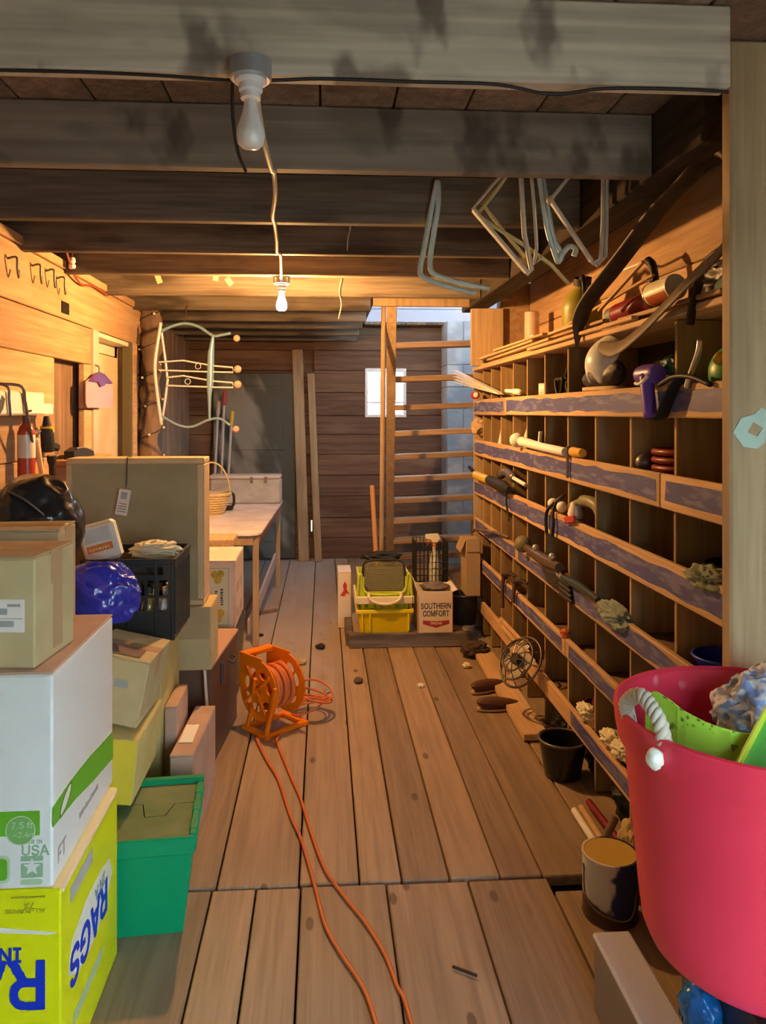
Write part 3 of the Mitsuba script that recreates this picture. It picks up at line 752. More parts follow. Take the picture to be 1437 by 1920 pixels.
def crate_wall(L, H):
    p = sbox(0, 0, L, H)
    for a, b in ((0.06, 0.44), (0.56, 0.94)):
        p = p.difference(sbox(L * a * 0.9 + 0.01, H * 0.80, L * b * 0.9 + 0.01, H * 0.9))
        for c, d in ((0.36, 0.52), (0.55, 0.74)):
            for i in range(3):
                w = L * (b - a) / 3
                p = p.difference(sbox(L * a + w * i + 0.006, H * c, L * a + w * (i + 1) - 0.004, H * d))
    return plate(p, 0.008)


put('side', decal(crate_wall(x1 - x0, z1 - z0), (x0, y0 + 0.008, z0), *FRONT), 'crate_black', k)
put('side', decal(crate_wall(x1 - x0, z1 - z0), (x0, y1, z0), *FRONT), 'crate_black', k)
put('side', decal(crate_wall(y1 - y0, z1 - z0), (x0, y0, z0), *SIDE), 'crate_black', k)
put('side', decal(crate_wall(y1 - y0, z1 - z0), (x1 - 0.008, y0, z0), *SIDE), 'crate_black', k)
put('bottom', bb(x0, x1, y0, y1, z0, z0 + 0.008, 0.002), 'crate_black', k)
put('rim', [bb(x0 - 0.004, x1 + 0.004, y0 - 0.004, y0 + 0.01, z1 - 0.02, z1, 0.002), bb(x1 - 0.01, x1 + 0.004, y0, y1, z1 - 0.02, z1, 0.002)] +
    [bb(x1 - 0.002, x1 + 0.006, y0 + 0.01 + 0.03 * i, y0 + 0.025 + 0.03 * i, z0 + 0.02, z1 - 0.03, 0.001) for i in range(10)], 'crate_black', k)
put('rib', [bb(x0 + (x1 - x0) * t - 0.006, x0 + (x1 - x0) * t + 0.006, y0 - 0.006, y0, z0, z1, 0.002) for t in (0.02, 0.5, 0.8, 0.98)], 'crate_black', k)
bp = [(0, 0), (0.027, 0), (0.03, 0.006), (0.03, 0.10), (0.026, 0.12), (0.013, 0.14), (0.013, 0.158), (0, 0.158)]
cols = [mat('bottle_white', (0.72, 0.74, 0.72), 0.25, 0.5), mat('bottle_amber', (0.28, 0.20, 0.05), 0.15, 0.6), mat('bottle_yellow', (0.7, 0.6, 0.05), 0.3, 0.5)]
bl = ['white', 'amber', 'yellow']
seq = [1, 2, 0, 1, 0]
for i in range(5):
    for j in range(2):
        c = seq[i] if j == 0 else (seq[i] + 1) % 3
        b = thing('bottle', f'small {bl[c]} bottle standing inside the black milk crate', 'bottle', f'{bl[c]} bottles in the black crate')
        x, y = x0 + 0.04 + i * 0.064, y0 + 0.05 + j * 0.07
        put('body', lathe(bp, x, y, z0 + 0.009, 18), cols[c], b, smooth=35)
        put('cap', lathe([(0, 0), (0.015, 0), (0.015, 0.02), (0, 0.02)], x, y, z0 + 0.164, 14), 'ink_black' if i % 2 else 'paper_white', b, smooth=35)
put('packed_cloth', blob((-0.71, 3.06, 0.93), (0.105, 0.085, 0.06), 0.25, 2.2, 12, 4, 0.05), mat('dark_cloth', (0.06, 0.05, 0.045), 0.8, 0.1), None, smooth=True, label='dark cloth bundle stuffed in the top of the black milk crate', cat='cloth')
put('rag', blob((-0.64, 2.99, 1.02), (0.085, 0.06, 0.035), 0.35, 2.4, 3, 4, 0.025), mat('cream_cloth', (0.70, 0.66, 0.48), 0.7, 0.2), None, smooth=True, label='crumpled cream cloth on top of the black milk crate', cat='cloth')
k = thing('jug', 'flat white plastic jug with an orange-banded label tipped on the milk crate', 'jug')
Mj = about(-15, (0, 1, 0), (-0.8, 2.9, 1.0))
hull = trimesh.convex.convex_hull(np.vstack([bb(-0.865, -0.735, 2.865, 2.925, 1.0, 1.145, 0.012).vertices]))
put('body', xf(hull, Mj), mat('jug_white', (0.76, 0.80, 0.75), 0.35, 0.4), k)
put('label', xf(decal(plate(rect(0.095, 0.05), 0.0008), (-0.848, 2.865, 1.078), *FRONT), Mj), mat('label_grey', (0.55, 0.60, 0.60), 0.5), k, label='grey label')
put('label', xf(decal(plate(rect(0.095, 0.026), 0.0008), (-0.848, 2.865, 1.042), *FRONT), Mj), mat('label_orange', (0.55, 0.16, 0.04), 0.5), k, label='orange label band')
put('lettering', xf(decal(smudge(0.075, 0.011, 3, 0.0012), (-0.840, 2.8645, 1.048), *FRONT), Mj), mat('label_gold', (0.8, 0.6, 0.25), 0.5), k)
# ------------------------------------------------------------------ left wall and the table at the far left
mat('fixture_white', (0.80, 0.74, 0.62), 0.4, 0.4)
mat('steel_dark', (0.16, 0.14, 0.13), 0.4, 0.5, 0.6)
mat('steel_bright', (0.62, 0.62, 0.60), 0.25, 0.5, 0.8)
mat('rubber_black', (0.02, 0.02, 0.02), 0.55, 0.3)
k = thing('wall_fixture', 'long white box fixture mounted on the orange left wall above the tools', 'fixture')
put('housing', bb(-1.34, -1.25, 2.75, 3.54, 1.535, 1.635, 0.008), 'fixture_white', k)
put('end_piece', bb(-1.34, -1.262, 3.54, 3.69, 1.535, 1.588, 0.005), 'fixture_white', k)
put('strap', [tube(spline([(-1.334, y, 1.665), (-1.25, y - 0.005, 1.65), (-1.243, y, 1.6), (-1.243, y + 0.015, 1.53)]), 0.005, 6) for y in (3.13,)], 'steel_dark', k, smooth=True)
put('strap', tube(spline([(-1.334, 3.24, 1.665), (-1.25, 3.27, 1.655), (-1.243, 3.29, 1.6), (-1.243, 3.32, 1.53), (-1.26, 3.42, 1.4), (-1.29, 3.47, 1.28)]), 0.007, 6), 'steel_dark', k, smooth=True)
put('splash', decal(plate([(0, 0), (0.03, 0.02), (0.05, 0.06), (0.02, 0.075), (0, 0.05), (-0.04, 0.07), (-0.03, 0.02)], 0.001), (-1.25, 3.06, 1.54), *SIDE), 'ink_black', k)
k = thing('fire_extinguisher', 'small red fire extinguisher with a white label hanging on the left wall', 'fire extinguisher')
mat('ext_red', (0.38, 0.045, 0.02), 0.3, 0.5)
put('cylinder', lathe([(0, 0), (0.032, 0.002), (0.036, 0.012), (0.036, 0.2), (0.028, 0.225), (0.014, 0.24), (0, 0.24)], -1.285, 3.42, 1.26, 24), 'ext_red', k, smooth=35)
put('label', lathe([(0, 0.09), (0.0368, 0.09), (0.0368, 0.19), (0, 0.19)], -1.285, 3.42, 1.26, 24), mat('label_white', (0.75, 0.74, 0.68), 0.4), k, smooth=35)
put('valve', lathe([(0, 0), (0.015, 0), (0.015, 0.03), (0.02, 0.032), (0.02, 0.045), (0, 0.045)], -1.285, 3.42, 1.5, 16), 'steel_dark', k, smooth=35)
put('lever', bar((-1.285, 3.41, 1.545), (-1.24, 3.35, 1.555), 0.012, 0.008), 'steel_dark', k)
k = thing('hammer', 'hammer with a pale pinkish handle hanging by its head on the left wall', 'hammer')
wput('handle', bar((-1.295, 3.56, 1.43), (-1.295, 3.66, 1.2), 0.02, 0.028, 0.006), mat('handle_pink', (0.62, 0.42, 0.30), 0.5), k)
put('head', orient(lathe([(0, 0), (0.016, 0), (0.016, 0.03), (0.012, 0.04), (0.012, 0.08), (0.006, 0.11), (0, 0.11)], n=14), (-1.295, 3.5, 1.45), (0, 1, 0.1), (0, 0, 1)), 'steel_dark', k, smooth=35)
k = thing('power_drill', 'black and yellow drill hanging on the left wall left of the dark recess', 'drill')
put('motor', orient(lathe([(0, 0), (0.026, 0.003), (0.03, 0.03), (0.03, 0.11), (0.02, 0.13), (0.012, 0.17), (0, 0.17)], n=20), (-1.29, 3.70, 1.36), (0, -0.15, 1), (1, 0, 0)), 'rubber_black', k, smooth=35)
put('collar', orient(lathe([(0, 0), (0.031, 0), (0.031, 0.03), (0, 0.03)], n=20), (-1.29, 3.69, 1.455), (0, -0.15, 1), (1, 0, 0)), mat('tool_yellow', (0.62, 0.42, 0.03), 0.4), k, smooth=35)
put('handle', bar((-1.29, 3.70, 1.40), (-1.28, 3.80, 1.375), 0.03, 0.035, 0.008), 'rubber_black', k)
k = thing('flashlight', 'small black and grey flashlight hanging on the left wall under the drill', 'flashlight')
put('barrel', orient(lathe([(0, 0), (0.015, 0), (0.015, 0.09), (0.022, 0.12), (0.022, 0.14), (0, 0.14)], n=18), (-1.3, 3.79, 1.20), (0, -0.12, 1), (1, 0, 0)), 'rubber_black', k, smooth=35)
put('lens', orient(lathe([(0, 0), (0.019, 0), (0.019, 0.004), (0, 0.004)], n=18), (-1.3, 3.773, 1.34), (0, -0.12, 1), (1, 0, 0)), 'steel_bright', k)
k = thing('hand_saw', 'dark hand saw hanging upright on the left wall at the picture edge', 'saw')
put('blade', decal(plate([(0, 0), (0.07, 0.0), (0.045, -0.36), (0.0, -0.36)], 0.0015), (-1.328, 3.05, 1.53), *SIDE), 'steel_dark', k)
put('handle', decal(plate(Polygon([(0, 0), (0.09, 0), (0.1, 0.07), (0.05, 0.1), (-0.01, 0.08)]).buffer(0.006).difference(Polygon([(0.025, 0.025), (0.07, 0.025), (0.07, 0.06), (0.04, 0.07)])), 0.02), (-1.335, 3.05, 1.53), *SIDE), 'chest_brown', k)
# ledge with a dark plane, purple dustpan, pegs, hole and wires at the wall top
wput('ledge', bb(-1.36, -1.22, 3.88, 4.52, 1.285, 1.31, 0.004), 'wood_wall', None, label='narrow wooden ledge on the left wall under the dark recess', cat='ledge')
k = thing('hand_plane', 'dark hand plane lying on the ledge below the wall recess', 'plane')
put('sole', decal(plate([(0, 0), (0.34, 0), (0.33, 0.025), (0.24, 0.042), (0.1, 0.056), (0.0, 0.04)], 0.05), (-1.3, 3.95, 1.311), *SIDE), 'rubber_black', k)
put('blade_edge', tube(spline([(-1.25, 3.99, 1.365), (-1.25, 4.1, 1.364), (-1.25, 4.2, 1.352), (-1.25, 4.27, 1.338)]), 0.004, 6), 'steel_bright', k, smooth=True)
k = thing('dustpan', 'pale purple plastic dustpan with a dark purple neck hung on the door frame', 'dustpan')
pl = Polygon([(0.01, 0), (0.29, 0), (0.315, 0.02), (0.315, 0.125), (0.28, 0.135), (0.03, 0.135), (0, 0.12), (0, 0.015)])
pl = affinity.scale(pl, 1.42, 1.05, origin=(0, 0))
put('pan', decal(plate(pl.buffer(0.01), 0.006), (-1.318, 4.36, 1.583), (0.05, 1, 0), (0, 0, 1)), mat('pale_purple', (0.50, 0.27, 0.33), 0.35, 0.4), k)
put('neck', decal(plate([(0, 0), (0.12, 0.05), (0.17, 0.058), (0.25, 0.05), (0.40, 0), (0.29, 0.0), (0.24, -0.02), (0.18, -0.026), (0.14, 0)], 0.014), (-1.314, 4.38, 1.722), (0.05, 1, 0), (0, 0, 1)), mat('dark_purple', (0.09, 0.025, 0.22), 0.35, 0.4), k)
put('hook', tube(spline([(-1.32, 4.55, 1.82), (-1.3, 4.55, 1.81), (-1.298, 4.55, 1.79), (-1.305, 4.55, 1.77)]), 0.004), 'steel_dark', k, smooth=True)
put('hole_shade', bb(-1.342, -1.332, 4.02, 4.13, 2.058, 2.118, 0.002), 'dark_void', 'wall_left', label='dark patch for the shade of a square hole in the top board')  # dark block standing in for the shade inside a hole
for y, z in ((3.62, 2.22), (3.8, 2.23), (3.35, 2.2), (3.95, 2.22)):
    k = thing('hook', 'bent dark wire hook on the top board of the left wall', 'hook', 'hooks on the left wall top board')
    put('wire', tube(spline([(-1.338, y, z), (-1.30, y, z + 0.005), (-1.3, y + 0.01, z - 0.04), (-1.302, y + 0.03, z - 0.075), (-1.31, y + 0.05, z - 0.04)]), 0.005, 6), 'steel_dark', k, smooth=True)
put('red_wire', tube(spline([(-1.3, 3.95, 2.40), (-1.295, 4.0, 2.33), (-1.3, 4.1, 2.27), (-1.32, 4.3, 2.245), (-1.32, 4.5, 2.27), (-1.32, 4.8, 2.262)]), 0.006, 7), mat('wire_red', (0.25, 0.05, 0.025), 0.5), None, smooth=True, label='reddish wire looping along the top of the left wall', cat='wire')
k = thing('insulator', 'white porcelain knob on the red wire at the top of the left wall', 'insulator')
put('knob', lathe([(0, 0), (0.016, 0), (0.018, 0.015), (0.012, 0.025), (0.018, 0.035), (0.014, 0.055), (0, 0.055)], -1.285, 4.03, 2.285, 18), 'porcelain', k, smooth=35)
put('screw', lathe([(0, 0), (0.005, 0), (0.005, 0.05), (0, 0.05)], -1.285, 4.03, 2.335, 10), 'steel_dark', k)

# wrapped post with string lights, wire rack, long-handled tools
k = thing('rough_post', 'rough bark-covered post wrapped with tiny string lights at the left wall corner', 'post', kind='structure')
rp = spline([(-1.27, 5.75, 0), (-1.262, 5.76, 0.8), (-1.28, 5.75, 1.5), (-1.265, 5.76, 2.0), (-1.275, 5.75, 2.45)], 10)
m = tube(rp, 0.075 + 0.012 * np.sin(np.arange(len(rp)) * 1.7), 14)
m.vertices += (meshkit.fbm(m.vertices * 14, 3, 2) - 0.5)[:, None] * np.array([0.05, 0.05, 0])
put('trunk', m, 'wood_old_upright', k, uv=(0.6, 0.2), smooth=40)
put('lead', tube([(-1.27 + 0.085 * math.cos(a), 5.755 + 0.085 * math.sin(a), 1.0 + 0.0345 * a) for a in np.arange(0, 40, 0.25)], 0.0035, 5), 'ink_black', k, smooth=True)
mat('tiny_bulb', (0.85, 0.8, 0.6), 0.2, 0.6)
for i in range(26):
    a = 0.6 + i * 1.5
    put('fairy_bulb', mv(trimesh.creation.icosphere(subdivisions=1, radius=0.010), -1.27 + 0.095 * math.cos(a), 5.755 + 0.095 * math.sin(a), 1.0 + 0.0345 * a), 'tiny_bulb', k, smooth=True)
mat('rack_blue_light', (0.25, 0.42, 0.56), 0.3, 0.5, 0.5)  # silvery wire, bluish light painted into its colour
mat('rack_white', (0.56, 0.60, 0.64), 0.35, 0.5, 0.2)
mat('ball_wood', (0.50, 0.33, 0.24), 0.5)
k = thing('wire_rack', 'silvery wire rack tinted by painted blue light, ball-tipped arms, hanging from a far left joist', 'rack')
Y = 5.35
R3 = lambda pts: [(x, Y + dy, z) for x, z, dy in pts]
put('top_bar', tube(spline(R3([(-1.11, 2.10, 0), (-1.05, 2.132, 0), (-0.956, 2.158, 0.01), (-0.858, 2.137, 0.01), (-0.76, 2.075, 0), (-0.70, 2.078, -0.01), (-0.635, 2.09, -0.02)])), 0.011, 8), 'rack_blue_light', k, smooth=True)
put('bottom_bar', tube(spline(R3([(-1.107, 1.52, 0), (-0.992, 1.457, 0), (-0.902, 1.447, 0.01), (-0.793, 1.492, 0), (-0.713, 1.502, 0), (-0.64, 1.458, -0.02)])), 0.009, 8), 'rack_blue_light', k, smooth=True)
put('diamond', [tube(spline(R3([(-1.112, 2.16, 0), (-1.14, 1.95, -0.02), (-1.147, 1.83, -0.02), (-1.135, 1.68, -0.01), (-1.108, 1.46, 0)])), 0.012, 8), tube(R3([(-1.112, 2.12, 0.01), (-1.085, 1.9, 0.02), (-1.07, 1.77, 0.02), (-1.085, 1.64, 0.02), (-1.106, 1.49, 0.01)]), 0.009, 8)], 'rack_white', k, smooth=True)
put('upright', tube(R3([(-0.758, 2.07, 0), (-0.772, 1.95, 0), (-0.778, 1.75, 0), (-0.782, 1.66, 0), (-0.782, 1.50, 0)]), [0.010, 0.024, 0.026, 0.014, 0.008], 10), 'rack_blue_light', k, smooth=True)
for z0, z1, x0 in ((1.89, 1.835, -1.125), (1.785, 1.73, -1.07)):
    put('arm', tube(R3([(x0, z0, 0), (-0.96, z0 + 0.012, 0), (-0.85, z0 - 0.008, 0), (-0.75, z0 - 0.025, -0.01), (-0.622, z0 - 0.036, -0.02), (-0.618, z1 - 0.014, -0.02), (-0.75, z1 - 0.012, -0.01), (x0, z1, 0)]), 0.0065, 8), 'rack_white', k, smooth=True)
    put('ring', tube([(-0.86 - (z0 < 1.8) * 0.07 + 0.019 * math.cos(a), Y, (z0 + z1) / 2 + 0.019 * math.sin(a)) for a in np.arange(18) * math.pi / 9], 0.003, 6, True), 'rack_white', k, smooth=True)
    put('ball', mv(trimesh.creation.icosphere(subdivisions=2, radius=0.027), -0.588, Y - 0.02, (z0 + z1) / 2 - 0.02), 'ball_wood', k, smooth=True)
for x, z in ((-0.594, 2.055), (-0.60, 1.43)):
    put('ball', mv(trimesh.creation.icosphere(subdivisions=2, radius=0.024), x, Y - 0.02, z), 'ball_wood', k, smooth=True)
put('hanging_wire', tube([(-0.956, Y + 0.01, 2.155), (-0.956, Y + 0.08, 2.24), (-0.956, 5.497, 2.3)], 0.003, 6), 'steel_dark', k)
TOOLS = [('rake', 'long-handled tool with a red head leaning in the far left corner', (-0.99, 7.3, 0), (-0.97, 7.6, 1.62), (0.40, 0.05, 0.05)),
         ('hoe', 'long-handled tool with a yellow tip leaning in the far left corner', (-0.93, 7.2, 0), (-0.90, 7.6, 1.42), (0.62, 0.5, 0.06)),
         ('broom', 'pale broom handle leaning in the far left corner behind the table', (-1.05, 7.2, 0), (-1.03, 7.6, 1.52), (0.55, 0.5, 0.45))]
for i, (nm, lab, a, b, c) in enumerate(TOOLS):
    k = thing(nm, lab, nm)
    put('handle', tube([a, b], 0.013, 8), mat('pole_grey', (0.46, 0.42, 0.44), 0.5), k, smooth=35)
    put('head', bar((b[0], b[1], b[2] - 0.01), (b[0] + 0.01, b[1] + 0.01, b[2] + 0.14), 0.075 if i == 0 else 0.04, 0.035, 0.012), mat(f'tool_head_{nm}', c, 0.45), k)

# the table with a case, a basket and an iron
mat('table_top', mottled((0.80, 0.76, 0.84), (0.68, 0.62, 0.68), 7.0), 0.35, 0.4)  # lilac daylight painted into the top colour
k = thing('work_table', 'wooden table with daylight painted into its pale top, holding a basket and a grey case', 'table')
tp = Polygon([(-1.24, 5.06), (-0.47, 5.06), (-0.425, 5.09), (-0.408, 5.14), (-0.36, 6.95), (-1.24, 6.95)])
put('table_top', decal(plate(tp, 0.012), (0, 0, 0.738), (1, 0, 0), (0, 1, 0)), 'table_top', k)
wput('apron', bb(-1.2, -0.46, 5.075, 5.10, 0.672, 0.737, 0.004), 'wood_rail', k)
wput('apron', bar((-0.43, 5.12, 0.71), (-0.385, 6.9, 0.71), 0.02, 0.055), mat('apron_red', (0.34, 0.12, 0.08), 0.5), k)
for x, y in ((-0.445, 5.12), (-0.555, 5.2), (-0.40, 6.85), (-1.2, 5.12), (-1.2, 6.85)):
    wput('leg', bb(x - 0.02, x + 0.02, y - 0.02, y + 0.02, 0.0, 0.737, 0.004), 'wood_upright', k)
wput('stretcher', bar((-0.50, 5.2, 0.10), (-0.42, 6.8, 0.26), 0.02, 0.10), mat('stretcher_daylit', (0.50, 0.48, 0.52), 0.55), k)  # bluish daylight painted into the stretcher colour
k = thing('suitcase', 'grey hard-shell case lying on the far end of the table', 'case')
mat('case_grey', mottled((0.42, 0.40, 0.36), (0.34, 0.32, 0.30), 12.0), 0.5, 0.3)
put('body', bb(-0.98, -0.372, 6.71, 6.9, 0.752, 0.965, 0.012), 'case_grey', k)
put('lid', bb(-0.985, -0.368, 6.705, 6.905, 0.967, 1.0, 0.01), mat('case_trim', (0.55, 0.53, 0.58), 0.4), k)
put('end_panel', bb(-0.371, -0.366, 6.72, 6.89, 0.76, 0.96, 0.002), 'case_trim', k)  # paler end face, daylight from the right painted in
for x in (-0.62, -0.5):
    put('latch', bb(x - 0.012, x + 0.012, 6.70, 6.709, 0.93, 0.985, 0.002), 'steel_dark', k)
k = thing('wicker_basket', 'light wicker basket with a tall hoop handle on the table beside the framed board', 'basket')
mat('wicker', card((0.72, 0.56, 0.26), (0.55, 0.40, 0.16)), 0.6, 0.2)
cx, cy = -0.87, 6.05
bowl = []
for i in range(9):
    r, z = 0.085 + 0.055 * (i / 8) ** 0.8, 0.757 + 0.15 * i / 8
    bowl.append(tube([(cx + r * math.cos(a), cy + r * math.sin(a), z + 0.003 * math.cos(16 * a + i * math.pi)) for a in np.arange(64) * math.pi / 32], 0.0105, 6, True))
put('weave', bowl, 'wicker', k, smooth=True)
put('base', lathe([(0, 0), (0.09, 0), (0.09, 0.01), (0, 0.01)], cx, cy, 0.7505, 28), 'wicker', k)
put('rim', tube([(cx + 0.145 * math.cos(a), cy + 0.145 * math.sin(a), 0.912) for a in np.arange(48) * math.pi / 24], 0.013, 8, True), 'wicker', k, smooth=True)
put('handle', tube([(cx + 0.143 * math.cos(a), cy, 0.915 + 0.24 * math.sin(a)) for a in np.linspace(0, math.pi, 25)], 0.012, 8, flat=0.6), 'wicker', k, smooth=True)
put('contents', blob((cx, cy, 0.88), (0.12, 0.12, 0.05), 0.2, 2.5, 8, 3), mat('lilac_cloth', (0.5, 0.42, 0.52), 0.7), k, smooth=True, label='crumpled lilac paper inside')
k = thing('flat_iron', 'black iron with an arched handle standing on the table right of the basket', 'iron')
put('sole', bar((-0.80, 6.3, 0.77), (-0.73, 6.3, 0.77), 0.06, 0.035, 0.01), 'rubber_black', k)
put('handle', tube(spline([(-0.795, 6.3, 0.79), (-0.79, 6.3, 0.87), (-0.755, 6.3, 0.895), (-0.727, 6.3, 0.87), (-0.725, 6.3, 0.81), (-0.735, 6.3, 0.785)]), 0.011, 8), 'rubber_black', k, smooth=True)
k = thing('stool', 'small wooden stool showing between the framed board and the table legs', 'stool')
wput('seat', bb(-0.8, -0.535, 4.62, 4.85, 0.74, 0.79, 0.006), 'wood_rail', k)
for x in (-0.77, -0.57):
    for y in (4.66, 4.81):
        wput('leg', bb(x - 0.018, x + 0.018, y - 0.018, y + 0.018, 0, 0.74, 0.004), 'wood_upright', k)

# citrus carton on a dark tote
k = thing('plastic_tote', 'dark tote under the pale citrus carton, behind the dark chest', 'storage box')
put('body', trimesh.convex.convex_hull(np.array([(x, y, 0) for x in (-0.82, -0.47) for y in (4.0, 4.38)] + [(x, y, 0.40) for x in (-0.85, -0.445) for y in (3.97, 4.42)])), 'crate_black', k)
put('lid', bb(-0.86, -0.44, 3.965, 4.43, 0.40, 0.425, 0.006), 'crate_black', k)
mat('citrus_card', card((0.72, 0.66, 0.58), (0.62, 0.55, 0.48)), 0.55, 0.2)
mat('citrus_green', (0.58, 0.66, 0.50), 0.5)
mat('citrus_gold', mottled((0.40, 0.31, 0.03), (0.28, 0.22, 0.02), 40.0), 0.5)
k = carton('pale citrus carton printed with golden fruit, on the dark tote', -0.80, -0.453, 3.99, 4.40, 0.43, 0.785, 'citrus_card', None, None)
put('print', decal(plate(rect(0.125, 0.325), 0.0006), (-0.60, 3.99, 0.437), *FRONT), 'citrus_green', k)
put('print', decal(plate(rect(0.105, 0.295).difference(affinity.translate(rect(0.099, 0.289), 0.003, 0.003)), 0.001), (-0.59, 3.99, 0.452), *FRONT), 'ink_grey', k)
for zc in (0.70, 0.50):
    put('fruit', decal(plate(Point(-0.012, 0.014).buffer(0.019).union(Point(0.018, 0.016).buffer(0.019)).union(Point(0.004, -0.014).buffer(0.02)), 0.0012), (-0.545, 3.99, zc), *FRONT), 'citrus_gold', k)
put('lettering', [decal(smudge(0.085, 0.014, 11), (-0.527, 3.989, 0.64), (0, 0, -1), (1, 0, 0)), decal(smudge(0.075, 0.012, 12), (-0.555, 3.989, 0.63), (0, 0, -1), (1, 0, 0))], 'ink_black', k)
put('side_print', [decal(plate(rect(0.1, 0.05, 0.01), 0.0008), (-0.453, 4.06 + 0.15 * i, 0.47 + 0.13 * j), *SIDE) for i in range(2) for j in range(2)], mat('faint_print', (0.5, 0.42, 0.36), 0.6), k)
# leaning boards by the black door
for i, (p0, p1, w, lab) in enumerate([((-0.05, 7.98, 0.0), (-0.13, 8.05, 1.95), 0.075, 'long board leaning upright on the back wall nearest the clear planks'),
                                     ((-0.20, 8.0, 0.0), (-0.27, 8.07, 2.2), 0.11, 'wide board leaning upright between the black door and the narrower board')]):
    wput('leaning_board', bar(p0, p1, w, 0.03, 0.004, up=(0, 1, 0)), 'wood_upright', None, label=lab, cat='board')
# ------------------------------------------------------------------ middle of the floor: platform, bins, cord reel
k = thing('timber_step', 'low grey timber curb at the foot of the stairs, under the yellow bin', 'step')
wput('face', bb(0.17, 0.985, 5.02, 5.08, 0, 0.095, 0.006), 'wood_joist', k)
wput('side', bb(0.15, 0.2, 5.082, 5.47, 0, 0.09, 0.006), 'wood_joist', k)
for i in range(5):
    wput('plank', bb(0.202 + i * 0.16, 0.36 + i * 0.16, 5.082, 7.4, 0.05, 0.092, 0.004), 'wood_floor', k)
mat('bin_yellow', (0.78, 0.62, 0.0), 0.35, 0.4)
mat('bin_lime', (0.55, 0.66, 0.05), 0.35, 0.4)
mat('bin_ivory', (0.78, 0.74, 0.55), 0.35, 0.4)
k = thing('plastic_bin', 'bright yellow plastic bin at the front of the timber step', 'bin')
Z = 0.094


def taper(x0, x1, y0, y1, z0, z1, d):
    return trimesh.convex.convex_hull(np.array([(x, y, z0) for x in (x0 + d, x1 - d) for y in (y0 + d, y1 - d)] + [(x, y, z1) for x in (x0, x1) for y in (y0, y1)]))


put('tub', cut(taper(0.225, 0.585, 5.03, 5.42, Z, 0.245, 0.02), taper(0.235, 0.575, 5.04, 5.41, Z + 0.01, 0.26, 0.02)), 'bin_yellow', k)
put('rim', [bb(0.215, 0.595, 5.02, 5.036, 0.225, 0.25, 0.004), bb(0.215, 0.231, 5.037, 5.43, 0.225, 0.25, 0.004), bb(0.579, 0.595, 5.037, 5.43, 0.225, 0.25, 0.004), bb(0.215, 0.595, 5.414, 5.43, 0.225, 0.25, 0.004)], 'bin_yellow', k)
put('rib', [bb(x, x + 0.012, 5.022, 5.04, 0.11, 0.226, 0.003) for x in (0.25, 0.30, 0.555)], 'bin_yellow', k)
k = thing('laundry_basket', 'lime green basket with an ivory rim and handle, nested in the yellow bin', 'basket')
put('shell', cut(taper(0.23, 0.58, 5.05, 5.40, 0.12, 0.46, 0.03), [taper(0.24, 0.57, 5.06, 5.39, 0.13, 0.48, 0.03), bb(0.27, 0.54, 4.9, 5.2, 0.36, 0.6, 0)] + [bb(0.275 + i * 0.05, 0.30 + i * 0.05, 4.9, 5.2, 0.255, 0.30, 0) for i in range(6)]), 'bin_lime', k)
put('rim', [tube(spline([(0.225, 5.05, 0.33), (0.235, 5.05, 0.46), (0.25, 5.05, 0.475), (0.26, 5.06, 0.40), (0.29, 5.05, 0.355), (0.405, 5.04, 0.345), (0.52, 5.05, 0.355), (0.55, 5.06, 0.40), (0.56, 5.05, 0.475), (0.575, 5.05, 0.46), (0.585, 5.05, 0.33)]), 0.009, 8)], 'bin_lime', k, smooth=True)
put('band', [bb(0.222, 0.59, 5.028, 5.05, 0.285, 0.335, 0.006), bb(0.585, 0.60, 5.04, 5.4, 0.285, 0.335, 0.004), bb(0.21, 0.225, 5.04, 5.4, 0.285, 0.335, 0.004)], 'bin_ivory', k)
put('handle', tube(spline([(0.30, 5.03, 0.36), (0.302, 5.015, 0.33), (0.34, 4.998, 0.305), (0.405, 4.992, 0.295), (0.47, 4.998, 0.305), (0.508, 5.015, 0.33), (0.51, 5.03, 0.36)]), 0.012, 8), 'bin_ivory', k, smooth=True)
# wire mesh basket inside
k = thing('wire_basket', 'dark wire mesh basket tipped inside the lime green basket', 'basket')
mat('mesh_dark', (0.22, 0.21, 0.11), 0.5, 0.4, 0.2)
seg = [tube([(0.265 + 0.275 * i / 26, 5.10, 0.34), (0.272 + 0.26 * i / 26, 5.13, 0.50), (0.28 + 0.25 * i / 26, 5.3, 0.55)], 0.0028, 4) for i in range(27)]
seg += [tube([(0.265, 5.10 + 0.03 * j / 14, 0.34 + 0.16 * j / 14), (0.54, 5.10 + 0.03 * j / 14, 0.34 + 0.16 * j / 14)], 0.0028, 4) for j in range(15)]
put('mesh', seg, 'mesh_dark', k, kind='stuff')
put('backing', bb(0.27, 0.535, 5.16, 5.2, 0.33, 0.5, 0.01), mat('olive_panel', (0.30, 0.28, 0.13), 0.7), k)
put('rim', tube(spline([(0.262, 5.09, 0.34), (0.265, 5.115, 0.50), (0.29, 5.14, 0.545), (0.405, 5.14, 0.555), (0.52, 5.14, 0.545), (0.542, 5.115, 0.50), (0.545, 5.09, 0.34)]), 0.008, 8), 'rubber_black', k, smooth=True)
put('crumple', blob((0.40, 5.28, 0.55), (0.13, 0.06, 0.035), 0.4, 3.0, 5, 3), 'rubber_black', k, smooth=True)
